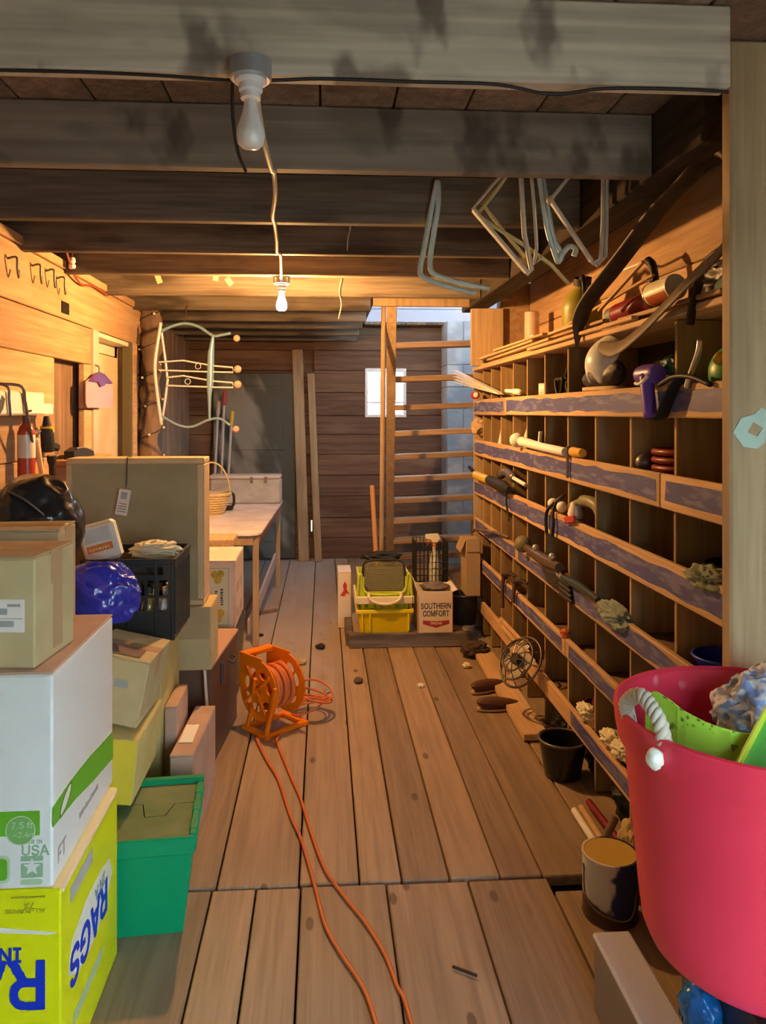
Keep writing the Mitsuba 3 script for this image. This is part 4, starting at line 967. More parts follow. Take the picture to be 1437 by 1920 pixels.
# liquor carton
k = thing('liquor_carton', 'white open carton with big dark lettering and a red banner, right of the yellow bin', 'box')
x0, x1, y0, y1, z1 = 0.625, 0.855, 5.025, 5.30, 0.365
mat('carton_cream', (0.74, 0.66, 0.54), 0.55, 0.25)
put('panel', bb(x0, x1, y0, y0 + 0.006, Z, z1, 0.001), 'carton_cream', k)
put('panel', bb(x0, x1, y1 - 0.006, y1, Z, z1, 0.001), 'carton_cream', k)
put('panel', bb(x0, x0 + 0.006, y0 + 0.006, y1 - 0.006, Z, z1, 0.001), 'carton_cream', k)
put('panel', bb(x1 - 0.006, x1, y0 + 0.006, y1 - 0.006, Z, z1, 0.001), 'carton_cream', k)
put('panel', bb(x0, x1, y0, y1, Z, Z + 0.006, 0.001), 'carton_cream', k)
put('flap', [bar((x0 + 0.003, y0 + 0.01, z1), (x0 - 0.018, y0 + 0.012, z1 + 0.06), 0.004, 0.02, 0)], 'carton_cream', k)
put('flap', trimesh.convex.convex_hull(np.array([(x0 - 0.003, y, z1 - (0 if y < 5.1 else 0.01)) for y in (y0, y1)] + [(x0 - 0.018, y, z1 + 0.062) for y in (y0, y1)] + [(x0 - 0.006, y, z1) for y in (y0, y1)] + [(x0 - 0.021, y, z1 + 0.062) for y in (y0, y1)])), 'carton_cream', k)
put('flap', trimesh.convex.convex_hull(np.array([(x1, y, z1) for y in (y0, y1)] + [(x1 + 0.03, y, z1 + 0.012) for y in (y0, y1)] + [(x1, y, z1 - 0.004) for y in (y0, y1)] + [(x1 + 0.03, y, z1 + 0.008) for y in (y0, y1)])), 'carton_cream', k)
mat('print_brown', (0.055, 0.04, 0.045), 0.5)
mat('print_red', (0.34, 0.03, 0.025), 0.5)


def fit(m, w):
    m = m.copy()
    m.apply_scale([w / (m.bounds[1, 0] - m.bounds[0, 0]), 1, 1])
    return mv(m, -m.bounds[0, 0])


put('lettering', [decal(fit(text('SOUTHERN', 0.036, 0.001, True), 0.2), (x0 + 0.016, y0 - 0.0004, 0.252), *FRONT), decal(fit(text('COMFORT', 0.036, 0.001, True), 0.175), (x0 + 0.03, y0 - 0.0004, 0.202), *FRONT)], 'print_brown', k)
put('banner', decal(plate([(0, 0.032), (0.088, 0.026), (0.176, 0.032), (0.176, 0.008), (0.088, -0.018), (0, 0.008)], 0.0008), (x0 + 0.03, y0, 0.143), *FRONT), 'print_red', k)
put('lettering', decal(fit(text('Original', 0.016, 0.0014, True), 0.08), (x0 + 0.078, y0 - 0.0004, 0.149), *FRONT), 'carton_cream', k)
put('stripe', [bb(x0 - 0.0008, x0 + 0.003, y0 - 0.001, y0, Z + 0.003, z1 - 0.02, 0), bb(x1 - 0.004, x1 + 0.0008, y0 - 0.001, y0, Z + 0.003, z1 - 0.002, 0)], 'print_red', k)
put('plastic_sack', blob((0.75, 5.14, 0.37), (0.09, 0.09, 0.03), 0.3, 2.4, 15, 3, 0.02), mat('sack_dark', (0.16, 0.12, 0.09), 0.4, 0.4), None, smooth=True, label='dark crumpled sack sticking out of the white liquor carton', cat='sack')
# white and red carton left of the bin
k = carton('small white carton with a red figure, left of the yellow bin', 0.105, 0.20, 5.50, 5.75, 0.0, 0.40, 'carton_cream', None, None)
put('top_sheet', bb(0.105, 0.20, 5.50, 5.75, 0.4, 0.402, 0), mat('pale_lilac', (0.72, 0.70, 0.80), 0.5), k)
put('print', decal(plate([(0.0, 0.0), (0.025, 0.035), (0.02, 0.075), (0.035, 0.1), (0.05, 0.075), (0.048, 0.04), (0.07, 0.01), (0.045, 0.015), (0.03, -0.01)], 0.001), (0.12, 5.5, 0.235), *FRONT), mat('red_print', (0.5, 0.05, 0.02), 0.5), k)
# wire cage with a spray bottle
k = thing('wire_cage', 'tall dark wire cage basket standing behind the white liquor carton', 'cage')
cg = [tube([(0.66 + 0.225 * i / 8, y, Z), (0.66 + 0.225 * i / 8, y, 0.62)], 0.003, 4) for i in range(9) for y in (5.42, 5.66)]
cg += [tube([(x, 5.42 + 0.24 * i / 8, Z), (x, 5.42 + 0.24 * i / 8, 0.62)], 0.003, 4) for i in range(1, 8) for x in (0.66, 0.885)]
cg += [tube([(0.66, 5.42, z), (0.885, 5.42, z), (0.885, 5.66, z), (0.66, 5.66, z)], 0.003, 4, True) for z in np.linspace(Z + 0.01, 0.62, 12)]
put('wires', cg, 'rubber_black', k, kind='stuff')
put('floor_grid', bb(0.66, 0.885, 5.42, 5.66, Z, Z + 0.012, 0.002), 'rubber_black', k)
k = thing('spray_bottle', 'white spray bottle with an orange trigger standing in the dark wire cage', 'bottle')
put('body', lathe([(0, 0), (0.035, 0), (0.04, 0.01), (0.04, 0.33), (0.03, 0.4), (0.015, 0.45), (0.015, 0.47), (0, 0.47)], 0.80, 5.5, 0.107, 24), 'bottle_white', k, smooth=35)
put('collar', lathe([(0, 0), (0.02, 0), (0.022, 0.03), (0, 0.03)], 0.80, 5.5, 0.577, 16), mat('trigger_orange', (0.62, 0.2, 0.05), 0.4), k, smooth=35)
put('head', decal(plate(Polygon([(-0.06, 0.055), (0.025, 0.06), (0.035, 0.03), (0.015, 0.0), (-0.015, 0.0), (-0.02, 0.025), (-0.06, 0.035)]).buffer(0.004), 0.03), (0.80, 5.515, 0.607), *FRONT), 'bin_ivory', k)
put('trigger', decal(plate([(-0.03, 0.03), (-0.055, 0.02), (-0.05, -0.02), (-0.042, -0.02), (-0.035, 0.01), (-0.02, 0.02)], 0.016), (0.80, 5.508, 0.607), *FRONT), 'trigger_orange', k)
# open cardboard carton at the end of the shelves
k = thing('cardboard_box', 'upright brown cardboard carton with open flaps wedged at the far end of the shelves', 'box')
put('body', bb(0.965, 1.065, 5.15, 5.34, 0.30, 0.68, 0.003), 'cardboard', k)
put('flap', trimesh.convex.convex_hull(np.array([(0.965, y, 0.68) for y in (5.15, 5.34)] + [(0.925, y, 0.6) for y in (5.15, 5.33)] + [(0.96, y, 0.68) for y in (5.15, 5.34)] + [(0.93, y, 0.6) for y in (5.15, 5.33)])), 'cardboard', k)
put('flap', bb(0.968, 1.06, 5.142, 5.149, 0.60, 0.69, 0.001), 'cardboard', k)
put('print', [bb(0.975, 0.992, 5.149, 5.15, 0.40, 0.425, 0), bb(1.035, 1.052, 5.149, 5.15, 0.40, 0.425, 0)], 'ink_grey', k)
k = thing('plastic_pail', 'dark pail under the brown cardboard carton at the far end of the shelves', 'pail')
put('shell', lathe([(0, 0), (0.085, 0), (0.1, 0.2), (0.104, 0.205), (0.098, 0.205), (0.082, 0.01), (0, 0.01)], 0.965, 5.26, 0.0925, 28), 'rubber_black', k, smooth=35)
put('rim', tube([(0.965 + 0.102 * math.cos(a), 5.26 + 0.102 * math.sin(a), 0.295) for a in np.arange(28) * math.pi / 14], 0.006, 6, True), 'steel_dark', k, smooth=True)
k = thing('glass_jar', 'small clear glass jar on the right end of the timber step', 'jar')
scene['jar_glass'] = {'type': 'thindielectric', 'int_ior': 1.45}
put('glass', lathe([(0.0, 0), (0.035, 0), (0.04, 0.01), (0.04, 0.09), (0.03, 0.105), (0.03, 0.12)], 0.945, 5.0, 0.0, 24), 'jar_glass', k, smooth=35)
put('lid', lathe([(0, 0), (0.033, 0), (0.033, 0.016), (0, 0.016)], 0.945, 5.0, 0.12, 20), 'steel_bright', k, smooth=35)
put('rag', blob((0.955, 4.82, 0.045), (0.085, 0.07, 0.05), 0.3, 2.2, 21, 4, 0.043), mat('rag_brown', (0.07, 0.045, 0.035), 0.8), None, smooth=True, label='dark brown rag heaped on the floor before the glass jar', cat='rag')

# orange cord reel and its cord
mat('reel_orange', (0.85, 0.20, 0.003), 0.35, 0.4)
mat('cord_orange', (0.62, 0.16, 0.04), 0.45, 0.35)
k = thing('cord_reel', 'bright orange plastic cord reel standing on the plank floor', 'cord reel')
Mr = trimesh.transformations.translation_matrix([0.035, 0.0, 0]) @ about(-48, (0, 0, 1), (-0.25, 3.80, 0))
disc = Point(0, 0).buffer(0.145).union(sbox(-0.145, 0, 0.02, 0.15).buffer(0.006))
holes = [affinity.rotate(affinity.scale(Point(0.088, 0).buffer(0.026), 0.8, 1.25), a, origin=(0, 0)) for a in (20, 65, 120, 165, 215, 260, 310)]
for hl in holes:
    disc = disc.difference(hl)
disc = disc.difference(Point(0, 0).buffer(0.02))
mr = lambda m: xf(m, Mr)
put('flange', mr(decal(plate(disc, 0.008), (-0.27, 3.69, 0.205), *FRONT)), 'reel_orange', k)
put('flange', mr(decal(plate(disc, 0.008), (-0.27, 3.86, 0.205), *FRONT)), 'reel_orange', k)
put('carry_handle', mr(bb(-0.42, -0.37, 3.682, 3.868, 0.335, 0.362, 0.008)), 'reel_orange', k)
put('spoke', [mr(bar((-0.27, 3.675, 0.205), (-0.27 + 0.13 * math.cos(a), 3.675, 0.205 + 0.13 * math.sin(a)), 0.012, 0.014, 0.003)) for a in (0.7, 2.2, 3.8, 5.3)], 'reel_orange', k)
put('hub', mr(orient(lathe([(0, 0), (0.05, 0), (0.05, 0.155), (0, 0.155)], n=24), (-0.27, 3.69, 0.205), (0, 1, 0), (0, 0, 1))), 'reel_orange', k, smooth=35)
wound = []
for i in range(6):
    wound.append(mr(tube([(-0.27 + (0.085 + 0.012 * (i % 2)) * math.cos(a), 3.715 + 0.022 * i, 0.205 + (0.085 + 0.012 * (i % 2)) * math.sin(a)) for a in np.arange(32) * math.pi / 16], 0.012, 6, True)))
put('wound_cord', wound, 'cord_orange', k, smooth=True, kind='stuff')
put('foot', [mr(bar((-0.36, 3.665, 0.012), (-0.16, 3.665, 0.012), 0.03, 0.024, 0.005)), mr(bar((-0.36, 3.90, 0.012), (-0.16, 3.90, 0.012), 0.03, 0.024, 0.005)), mr(bar((-0.18, 3.66, 0.012), (-0.18, 3.9, 0.012), 0.024, 0.022, 0.004)), mr(bar((-0.34, 3.66, 0.012), (-0.34, 3.9, 0.012), 0.024, 0.022, 0.004))], 'reel_orange', k)
put('strut', [mr(bar((-0.18, 3.665, 0.02), (-0.13, 3.68, 0.25), 0.018, 0.022, 0.004)), mr(bar((-0.33, 3.665, 0.02), (-0.31, 3.68, 0.12), 0.018, 0.022, 0.004))], 'reel_orange', k)
put('crank', [mr(tube(spline([(-0.27, 3.68, 0.205), (-0.27, 3.655, 0.205), (-0.255, 3.65, 0.25), (-0.245, 3.65, 0.275)]), 0.010, 7))], 'reel_orange', k, smooth=True)
coil = []
for i in range(5):
    c = (-0.02 + 0.01 * i, 3.93 + 0.015 * (i % 3))
    coil.append(tube([(c[0] - 0.06 + (0.085 + 0.01 * (i % 2)) * math.cos(a), c[1] + 0.09 * math.sin(a), 0.02 + 0.018 * i + 0.05 * (1 + math.cos(a + i)) * (0.6)) for a in np.linspace(0, 2 * math.pi, 28)[:-1]], 0.0055, 6, True))
put('loose_coil', coil, 'cord_orange', k, smooth=True, kind='stuff')
CORD = [(-0.317, 3.651), (-0.251, 3.424), (-0.188, 3.237), (-0.125, 2.944), (-0.079, 2.776), (-0.028, 2.508), (0.006, 2.31), (0.051, 2.183), (0.105, 2.057), (0.132, 1.933)]
CORD2 = [(-0.213, 3.586), (-0.138, 3.267), (-0.088, 3.062), (-0.042, 2.809), (0.006, 2.593), (0.065, 2.446), (0.126, 2.315), (0.175, 2.174), (0.198, 2.051), (0.222, 1.927)]
ends = [(0.19, 1.6), (0.21, 1.3), (0.2, 1.05), (0.18, 0.9), (0.2, 1.05), (0.24, 1.4)]
path = [(-0.3, 3.6), (-0.315, 3.68)][::-1] + CORD + [(0.16, 1.7), (0.2, 1.2), (0.23, 0.95), (0.27, 1.0), (0.275, 1.25)] + CORD2[::-1] + [(-0.22, 3.62), (-0.21, 3.68)]
put('extension_cord', tube(spline([(x, y, 0.009) for x, y in path], 5), 0.0062, 7), 'cord_orange', None, smooth=True, label='orange extension cord running in two strands along the floor from the reel', cat='cord')
# ------------------------------------------------------------------ things on and in the pigeonhole shelves
mat('plastic_white', (0.76, 0.76, 0.72), 0.35, 0.4)
mat('scoop_white', (0.70, 0.76, 0.74), 0.3, 0.45)
mat('leather_dark', (0.035, 0.028, 0.03), 0.45, 0.35)
mat('violet_plastic', (0.13, 0.06, 0.34), 0.4, 0.4)
mat('rust_shade_iron', mottled((0.06, 0.042, 0.03), (0.035, 0.025, 0.02), 8.0), 0.55, 0.4, 0.2)  # rusty iron, darkened to carry the shadow on the hanging blade
mat('strap_grey', mottled((0.15, 0.105, 0.07), (0.10, 0.07, 0.05), 8.0), 0.6, 0.3)
mat('olive_plastic', (0.25, 0.23, 0.03), 0.4, 0.4)
mat('wine_red', (0.20, 0.02, 0.03), 0.35, 0.4)
mat('teal_dark', (0.04, 0.12, 0.10), 0.4)
mat('green_bright', (0.06, 0.30, 0.06), 0.4, 0.4)
mat('orange_red', (0.45, 0.10, 0.03), 0.5)
mat('cloth_sage', (0.24, 0.28, 0.20), 0.8, 0.1)
mat('cloth_teal', (0.21, 0.26, 0.22), 0.8, 0.1)
mat('blue_deep', (0.02, 0.05, 0.42), 0.35, 0.4)
sm = dict(smooth=True)
X0 = XF

# --- on top of the unit
TOPZ = 1.863
lath_spec = [((1.10, 5.35, 1.87), (1.09, 3.0, 1.868), 0.03, 0.012), ((1.15, 5.2, 1.872), (1.15, 2.7, 1.872), 0.04, 0.014), ((1.205, 5.3, 1.872), (1.20, 3.4, 1.872), 0.028, 0.012),
             ((1.14, 5.1, 1.888), (1.12, 3.3, 1.888), 0.035, 0.012), ((1.26, 5.2, 1.872), (1.25, 3.9, 1.872), 0.03, 0.016), ((1.10, 4.4, 1.903), (1.09, 2.9, 1.903), 0.028, 0.012), ((1.06, 3.9, 1.871), (1.06, 2.55, 1.871), 0.026, 0.014), ((1.085, 4.95, 1.888), (1.06, 3.5, 1.888), 0.04, 0.013), ((1.06, 5.1, 1.904), (1.05, 3.75, 1.904), 0.035, 0.012),
             ((1.10, 4.8, 1.92), (1.075, 3.2, 1.92), 0.03, 0.012), ((1.04, 4.6, 1.921), (1.055, 3.6, 1.921), 0.026, 0.012)]
for p0, p1, w, h in lath_spec:
    k = wput('lath', bar(p0, p1, w, h, 0.002), 'wood_rail')
    tag(k, 'thin wooden lath lying in the bundle along the top of the shelves', 'lath', 'laths on top of the shelves')
for p0, p1, lab in [((1.12, 3.578, 1.94), (1.30, 2.95, 2.09), 'thin stick poking up to the right from the laths, front of the green jug'),
                    ((1.12, 3.06, 1.96), (1.17, 2.74, 2.10), 'second thin stick poking up beside the red bottle on the shelf top')]:
    wput('stick', bar(p0, p1, 0.014, 0.012, 0.002), 'wood_rail', None, label=lab, cat='stick')
k = thing('jug', 'olive green plastic jug with black cap on top of the shelves', 'jug')
put('body', orient(lathe([(0, 0), (0.085, 0.0), (0.095, 0.015), (0.095, 0.13), (0.075, 0.18), (0.035, 0.215), (0.03, 0.23), (0, 0.23)], n=28), (1.24, 3.62, 1.93), (-0.1, -0.35, 1), (1, 0, 0)), 'olive_plastic', k, smooth=40)
put('cap', orient(lathe([(0, 0), (0.04, 0), (0.042, 0.035), (0, 0.04)], n=22), (1.217, 3.54, 2.145), (-0.1, -0.35, 1), (1, 0, 0)), 'rubber_black', k, smooth=40)
put('handle', tube(spline([(1.205, 3.54, 2.16), (1.19, 3.46, 2.17), (1.185, 3.42, 2.12), (1.20, 3.46, 2.06)]), 0.012, 7), 'rubber_black', k, **sm)
k = thing('tube', 'tall pinkish white tube standing at the far end of the shelf top', 'tube')
put('body', lathe([(0, 0), (0.045, 0), (0.045, 0.27), (0.03, 0.275), (0, 0.275)], 1.30, 4.72, 1.9, 26), mat('tube_pink', (0.62, 0.46, 0.36), 0.4), k, smooth=40)
put('paper', rot(bb(1.17, 1.24, 4.30, 4.36, 1.905, 1.985, 0.003), 14, (0, 1, 0), (1.2, 4.33, 1.91)), 'plastic_white', None, label='small white cube-shaped box at an angle on the laths', cat='box')
k = thing('tin_box', 'dark glass-topped box lying at the far end of the shelf top', 'box')
put('body', bb(1.1, 1.28, 4.95, 5.3, 1.888, 1.925, 0.004), 'rubber_black', k)
put('lid', bb(1.098, 1.282, 4.945, 5.305, 1.926, 1.935, 0.003), mat('lid_clear', (0.35, 0.32, 0.28), 0.1, 0.7), k)
k = thing('spray_can', 'dark red can with a grey end lying on top of the shelves', 'can')
put('body', orient(lathe([(0, 0), (0.038, 0), (0.042, 0.02), (0.042, 0.3), (0, 0.3)], n=24), (1.22, 3.12, 1.955), (0.12, -1, 0.06), (0, 0, 1)), 'wine_red', k, smooth=40)
put('cap', orient(lathe([(0, 0), (0.036, 0), (0.036, 0.05), (0, 0.05)], n=20), (1.214, 3.17, 1.952), (0.12, -1, 0.06), (0, 0, 1)), mat('cap_slate', (0.16, 0.22, 0.22), 0.4), k, smooth=40)
k = thing('paint_tin', 'small tin with a cream label and orange top band lying on the shelf top', 'tin')
put('body', orient(lathe([(0, 0), (0.045, 0), (0.045, 0.13), (0, 0.13)], n=28), (1.2, 2.72, 1.975), (0.18, -1, 0.08), (0, 0, 1)), mat('label_cream', (0.74, 0.70, 0.55), 0.4), k, smooth=40)
put('band', orient(plate(affinity.scale(Point(0, 0).buffer(0.0462), 1, 1).intersection(sbox(-1, 0.015, 1, 1)), 0.11), (1.2018, 2.71, 1.976), (0.18, -1, 0.08), (0, 0, 1)), mat('band_orange', (0.48, 0.13, 0.04), 0.4), k)
put('rim', orient(lathe([(0.0, 0), (0.047, 0), (0.047, 0.006), (0.0, 0.006)], n=28), (1.2, 2.727, 1.9745), (0.18, -1, 0.08), (0, 0, 1)), 'steel_dark', k)
put('black_rag', blob((1.35, 2.46, 1.95), (0.085, 0.2, 0.11), 0.3, 2.0, 31, 4, 0.085), 'leather_dark', None, smooth=True, label='heap of black cloth behind the cream labelled tin on the shelf top', cat='cloth')
k = thing('tool_grip', 'upright black tool grip standing among the clutter on the shelf top', 'tool')
put('grip', tube(spline([(1.34, 3.0, 1.865), (1.335, 3.0, 2.0), (1.33, 3.02, 2.13), (1.325, 3.06, 2.17)]), 0.017, 8), 'rubber_black', k, **sm)
put('tip', tube(spline([(1.325, 3.07, 2.17), (1.30, 3.25, 2.165), (1.28, 3.32, 2.175)]), 0.006, 6), 'plastic_white', k, **sm)
k = thing('bottle', 'dark teal bottle lying by the post on the shelf top', 'bottle')
put('body', orient(lathe([(0, 0), (0.04, 0), (0.045, 0.03), (0.045, 0.16), (0.015, 0.22), (0.015, 0.25), (0, 0.25)], n=22), (1.17, 2.07, 1.92), (0.3, 1, 0), (0, 0, 1)), 'teal_dark', k, smooth=40)
put('cap', orient(lathe([(0, 0), (0.018, 0), (0.018, 0.025), (0, 0.025)], n=14), (1.242, 2.31, 1.92), (0.3, 1, 0), (0, 0, 1)), 'plastic_white', k, smooth=40)
wput('lath', bar((1.1, 2.75, 1.885), (1.085, 1.99, 1.875), 0.05, 0.014, 0.002), 'wood_rail', None, label='short pale lath on the shelf top beside the post', cat='lath')
# hanging iron blade and strap
k = thing('scythe_blade', 'long curved dark iron blade hanging from the header beam in front of the shelf top', 'blade')
cv = spline([(1.09, 2.10, 2.30), (1.09, 2.21, 2.255), (1.085, 2.43, 2.205), (1.08, 2.63, 2.135), (1.07, 2.80, 2.07), (1.055, 3.0, 1.99), (1.05, 3.09, 1.92), (1.045, 3.11, 1.82)], 6)
w = np.interp(np.linspace(0, 1, len(cv)), [0, 0.3, 0.6, 0.85, 1], [0.028, 0.036, 0.04, 0.034, 0.006])
put('blade', tube(cv, w, 10, flat=0.28), 'rust_shade_iron', k, **sm)
put('tang', tube(spline([(1.09, 2.12, 2.30), (1.10, 2.05, 2.27), (1.11, 2.0, 2.22)]), 0.02, 8), 'rust_shade_iron', k, **sm)
k = thing('harness_strap', 'wide greyish leather strap looping down from the post and across the shelf front', 'strap')
cv = spline([(1.15, 1.99, 2.20), (1.14, 2.0, 2.13), (1.11, 1.985, 2.06), (1.06, 1.985, 1.98), (1.03, 2.08, 1.925), (1.025, 2.23, 1.872), (1.025, 2.42, 1.812), (1.025, 2.62, 1.772), (1.03, 2.82, 1.795)], 6)
put('strap', tube(cv, np.interp(np.linspace(0, 1, len(cv)), [0, 0.25, 0.6, 0.9, 1], [0.022, 0.03, 0.036, 0.034, 0.02]), 10, flat=0.22), 'strap_grey', k, **sm)
put('buckle', tube([(1.15 + 0.004 * math.sin(a), 1.99 + 0.035 * math.cos(a), 2.22 + 0.03 * math.sin(a)) for a in np.arange(16) * math.pi / 8], 0.007, 6, True), 'rust_shade_iron', k, **sm)
put('strap_end', tube(spline([(1.07, 2.12, 1.92), (1.06, 2.14, 1.86), (1.055, 2.15, 1.80)]), [0.02] * 12 + [0.018], 8, flat=0.3), 'leather_dark', k, **sm)
k = thing('iron_hook', 'dark bent iron hanging on the orange wall above the shelf top', 'hook')
put('shank', tube(spline([(1.39, 2.45, 2.40), (1.385, 2.42, 2.25), (1.38, 2.38, 2.15), (1.37, 2.36, 2.06)]), 0.022, 8, flat=0.5), 'rust_shade_iron', k, **sm)
put('curve', tube(spline([(1.37, 2.35, 2.07), (1.36, 2.48, 2.10), (1.36, 2.6, 2.10), (1.36, 2.72, 2.05)]), 0.012, 7), 'rust_shade_iron', k, **sm)

# --- row under the top board
k = thing('white_scoop', 'white plastic scoop lying tilted over the dark shoe in the top row', 'scoop')
pts = np.array([(-.05, -.085), (-.095, -.03), (-.10, .03), (-.065, .08), (0, .10), (.06, .085), (.095, .05), (.10, 0), (.065, -.045), (.035, -.09), (0.01, -.055), (-.025, -.06)])
sc = plate(Polygon(spline(np.c_[pts, pts[:, 0] * 0], 4, True)[:, :2]), 0.006)
for _ in range(4):
    sc = sc.subdivide()
sc.vertices[:, 2] += 0.055 * (1 - (sc.vertices[:, 0] ** 2 + sc.vertices[:, 1] ** 2) / 0.01)
put('bowl', decal(sc, (1.055, 2.84, 1.74), (0.15, -1, 0.0), (0.25, 0.04, 1)), 'scoop_white', k, smooth=50)
put('handle', tube(spline([(1.08, 2.97, 1.79), (1.13, 3.06, 1.81), (1.2, 3.12, 1.80)]), 0.018, 8), 'scoop_white', k, **sm)
k = thing('shoe', 'dark shoe lying on the top rail under the white scoop', 'shoe')
sh = blob((0, 0, 0.045), (0.05, 0.155, 0.055), 0.05, 1.2, 2, 4, 0.04)
sh.vertices[:, 2] *= np.interp(sh.vertices[:, 1], [-0.16, -0.05, 0.15], [1.35, 1.1, 0.75])
put('upper', mv(rot(sh, 8), 1.135, 3.05, 1.648), 'leather_dark', k, **sm)
put('sole', mv(rot(plate(affinity.scale(Point(0, 0).buffer(0.05), 1, 3.1), 0.014), 8), 1.135, 3.05, 1.637), mat('sole_tan', (0.48, 0.36, 0.2), 0.6), k)
k = thing('flashlight', 'purple plastic flashlight hanging over the top rail', 'flashlight')
put('body', tube(spline([(1.05, 2.44, 1.67), (1.048, 2.42, 1.61), (1.048, 2.40, 1.53)]), [0.022] * 6 + [0.022] * 6 + [0.020], 14), 'violet_plastic', k, **sm)
put('head', orient(lathe([(0, 0), (0.03, 0), (0.034, 0.02), (0.034, 0.09), (0.028, 0.105), (0, 0.105)], n=24), (1.06, 2.50, 1.672), (0.12, -1, 0), (0, 0, 1)), 'violet_plastic', k, smooth=40)
put('clip', tube([(1.04, 2.50, 1.645), (1.028, 2.45, 1.64), (1.03, 2.42, 1.645), (1.04, 2.4, 1.665)], 0.006, 7), 'plastic_white', k, **sm)
put('green_rag', blob((1.14, 2.42, 1.70), (0.04, 0.06, 0.035), 0.3, 2.4, 17, 3), 'teal_dark', None, smooth=True, label='small dark green rag above the purple flashlight', cat='rag')
k = thing('black_strap', 'black nylon strap with a chrome rod hanging over the top rail beside the purple flashlight', 'strap')
put('webbing', tube(spline([(1.09, 2.2, 1.66), (1.07, 2.24, 1.645), (1.058, 2.28, 1.60), (1.056, 2.34, 1.53)]), [0.012] * 6 + [0.03] * 12 + [0.03], 10, flat=0.2), 'rubber_black', k, **sm)
put('rod', tube(spline([(1.07, 2.118, 1.755), (1.068, 2.125, 1.72), (1.07, 2.16, 1.68), (1.07, 2.19, 1.64), (1.07, 2.2, 1.62)]), 0.009, 8), 'steel_bright', k, **sm)
put('cross_bar', tube(spline([(1.06, 2.36, 1.635), (1.055, 2.25, 1.655), (1.06, 2.15, 1.65), (1.07, 2.06, 1.625)]), 0.008, 7), 'rubber_black', k, **sm)
k = thing('green_ball', 'bright green rounded thing in the top row beside the post', 'ball')
put('shell', mv(trimesh.creation.icosphere(subdivisions=3, radius=0.09), 1.215, 2.16, 1.664), 'green_bright', k, **sm)
put('cap', mv(trimesh.creation.icosphere(subdivisions=2, radius=0.02), 1.12, 2.10, 1.70), mat('cap_gold', (0.5, 0.35, 0.03), 0.3, 0.5), k, **sm)
put('orange_cloth', blob((1.27, 2.1, 1.76), (0.05, 0.07, 0.055), 0.3, 2.0, 19, 3), 'orange_red', None, smooth=True, label='orange and red cloth stuffed above the green ball', cat='cloth')
k = thing('tin_can', 'pinkish white can standing in the top row behind the rail', 'can')
put('body', lathe([(0, 0), (0.05, 0), (0.05, 0.125), (0, 0.125)], 1.17, 3.93, 1.572, 26), mat('can_pink', (0.68, 0.58, 0.55), 0.4), k, smooth=40)
put('paper', blob((1.13, 3.85, 1.66), (0.03, 0.06, 0.035), 0.2, 2, 5, 3), 'plastic_white', k, **sm)
for i, (y, z) in enumerate(((3.62, 1.68), (3.5, 1.67), (3.56, 1.72))):
    k = thing('cable_coil', 'tangled black cable coil in the top row right of the pinkish can', 'cable', 'black cable coils in the top row')
    put('loop', tube([(1.13 + 0.015 * i, y + 0.055 * math.cos(a), z + 0.04 * math.sin(a) + 0.015 * math.cos(2 * a + i)) for a in np.arange(24) * math.pi / 12], 0.009, 6, True), 'rubber_black', k, **sm)
k = thing('plastic_fan', 'bunch of clear white plastic strips sticking out of the top row at the far end', 'strips')
for i in range(5):
    put('strip', bar((1.08, 4.60 + 0.02 * i, 1.655 + 0.004 * i), (0.98, 5.66, 1.77 + 0.022 * i), 0.035, 0.003, 0), 'plastic_white', k)
k = thing('red_spool', 'small bright red spool on the far end of the top rail', 'spool')
put('core', orient(lathe([(0, 0), (0.022, 0), (0.026, 0.01), (0.02, 0.02), (0.02, 0.07), (0.026, 0.08), (0.022, 0.09), (0, 0.09)], n=20), (1.05, 5.22, 1.663), (0.05, 1, 0), (0, 0, 1)), mat('spool_red', (0.55, 0.02, 0.02), 0.35), k, smooth=40)
put('end', mv(trimesh.creation.icosphere(subdivisions=2, radius=0.02), 1.045, 5.2, 1.665), 'plastic_white', k, **sm)
put('white_brush', tube(spline([(1.085, 4.5, 1.675), (1.082, 4.3, 1.665), (1.08, 4.15, 1.657)]), [0.012] * 6 + [0.018] * 6 + [0.012], 8), 'plastic_white', None, smooth=True, label='pale brush handle resting on the top rail left of the pinkish can', cat='brush')

# --- second row
k = thing('bottle', 'white cone-shaped bottle in the second row, far end', 'bottle')
put('body', lathe([(0, 0), (0.055, 0), (0.05, 0.02), (0.024, 0.15), (0.02, 0.2), (0, 0.2)], 1.16, 4.86, 1.284, 24), 'plastic_white', k, smooth=40)
put('cap', lathe([(0, 0), (0.02, 0), (0.02, 0.02), (0, 0.02)], 1.16, 4.86, 1.484, 16), 'paper_white', k, smooth=40)
k = thing('lampshade', 'small white pleated shade standing in the second row', 'shade')
put('shade', lathe([(0, 0), (0.05, 0), (0.078, 0.09), (0.05, 0.17), (0, 0.17)], 1.19, 4.25, 1.284, 8), mat('shade_white', (0.70, 0.60, 0.52), 0.5), k)
put('cap', lathe([(0, 0), (0.03, 0), (0.03, 0.01), (0, 0.01)], 1.19, 4.25, 1.454, 16), 'plastic_white', k)
k = thing('plastic_pipe', 'white plastic pipe with a bulb end lying along the second rail', 'pipe')
put('bulb', mv(trimesh.creation.icosphere(subdivisions=3, radius=0.04), 1.055, 4.13, 1.395), 'plastic_white', k, **sm)
put('pipe', tube([(1.07, 4.09, 1.39), (1.066, 3.7, 1.378), (1.066, 3.32, 1.372)], [0.026, 0.021, 0.020], 14), 'plastic_white', k, smooth=40)
put('fork', tube([(1.08, 3.78, 1.39), (1.08, 3.76, 1.45)], 0.010, 8), 'plastic_white', k, **sm)
k = thing('screwdriver', 'screwdriver with an orange-yellow handle lying at the end of the white pipe', 'screwdriver')
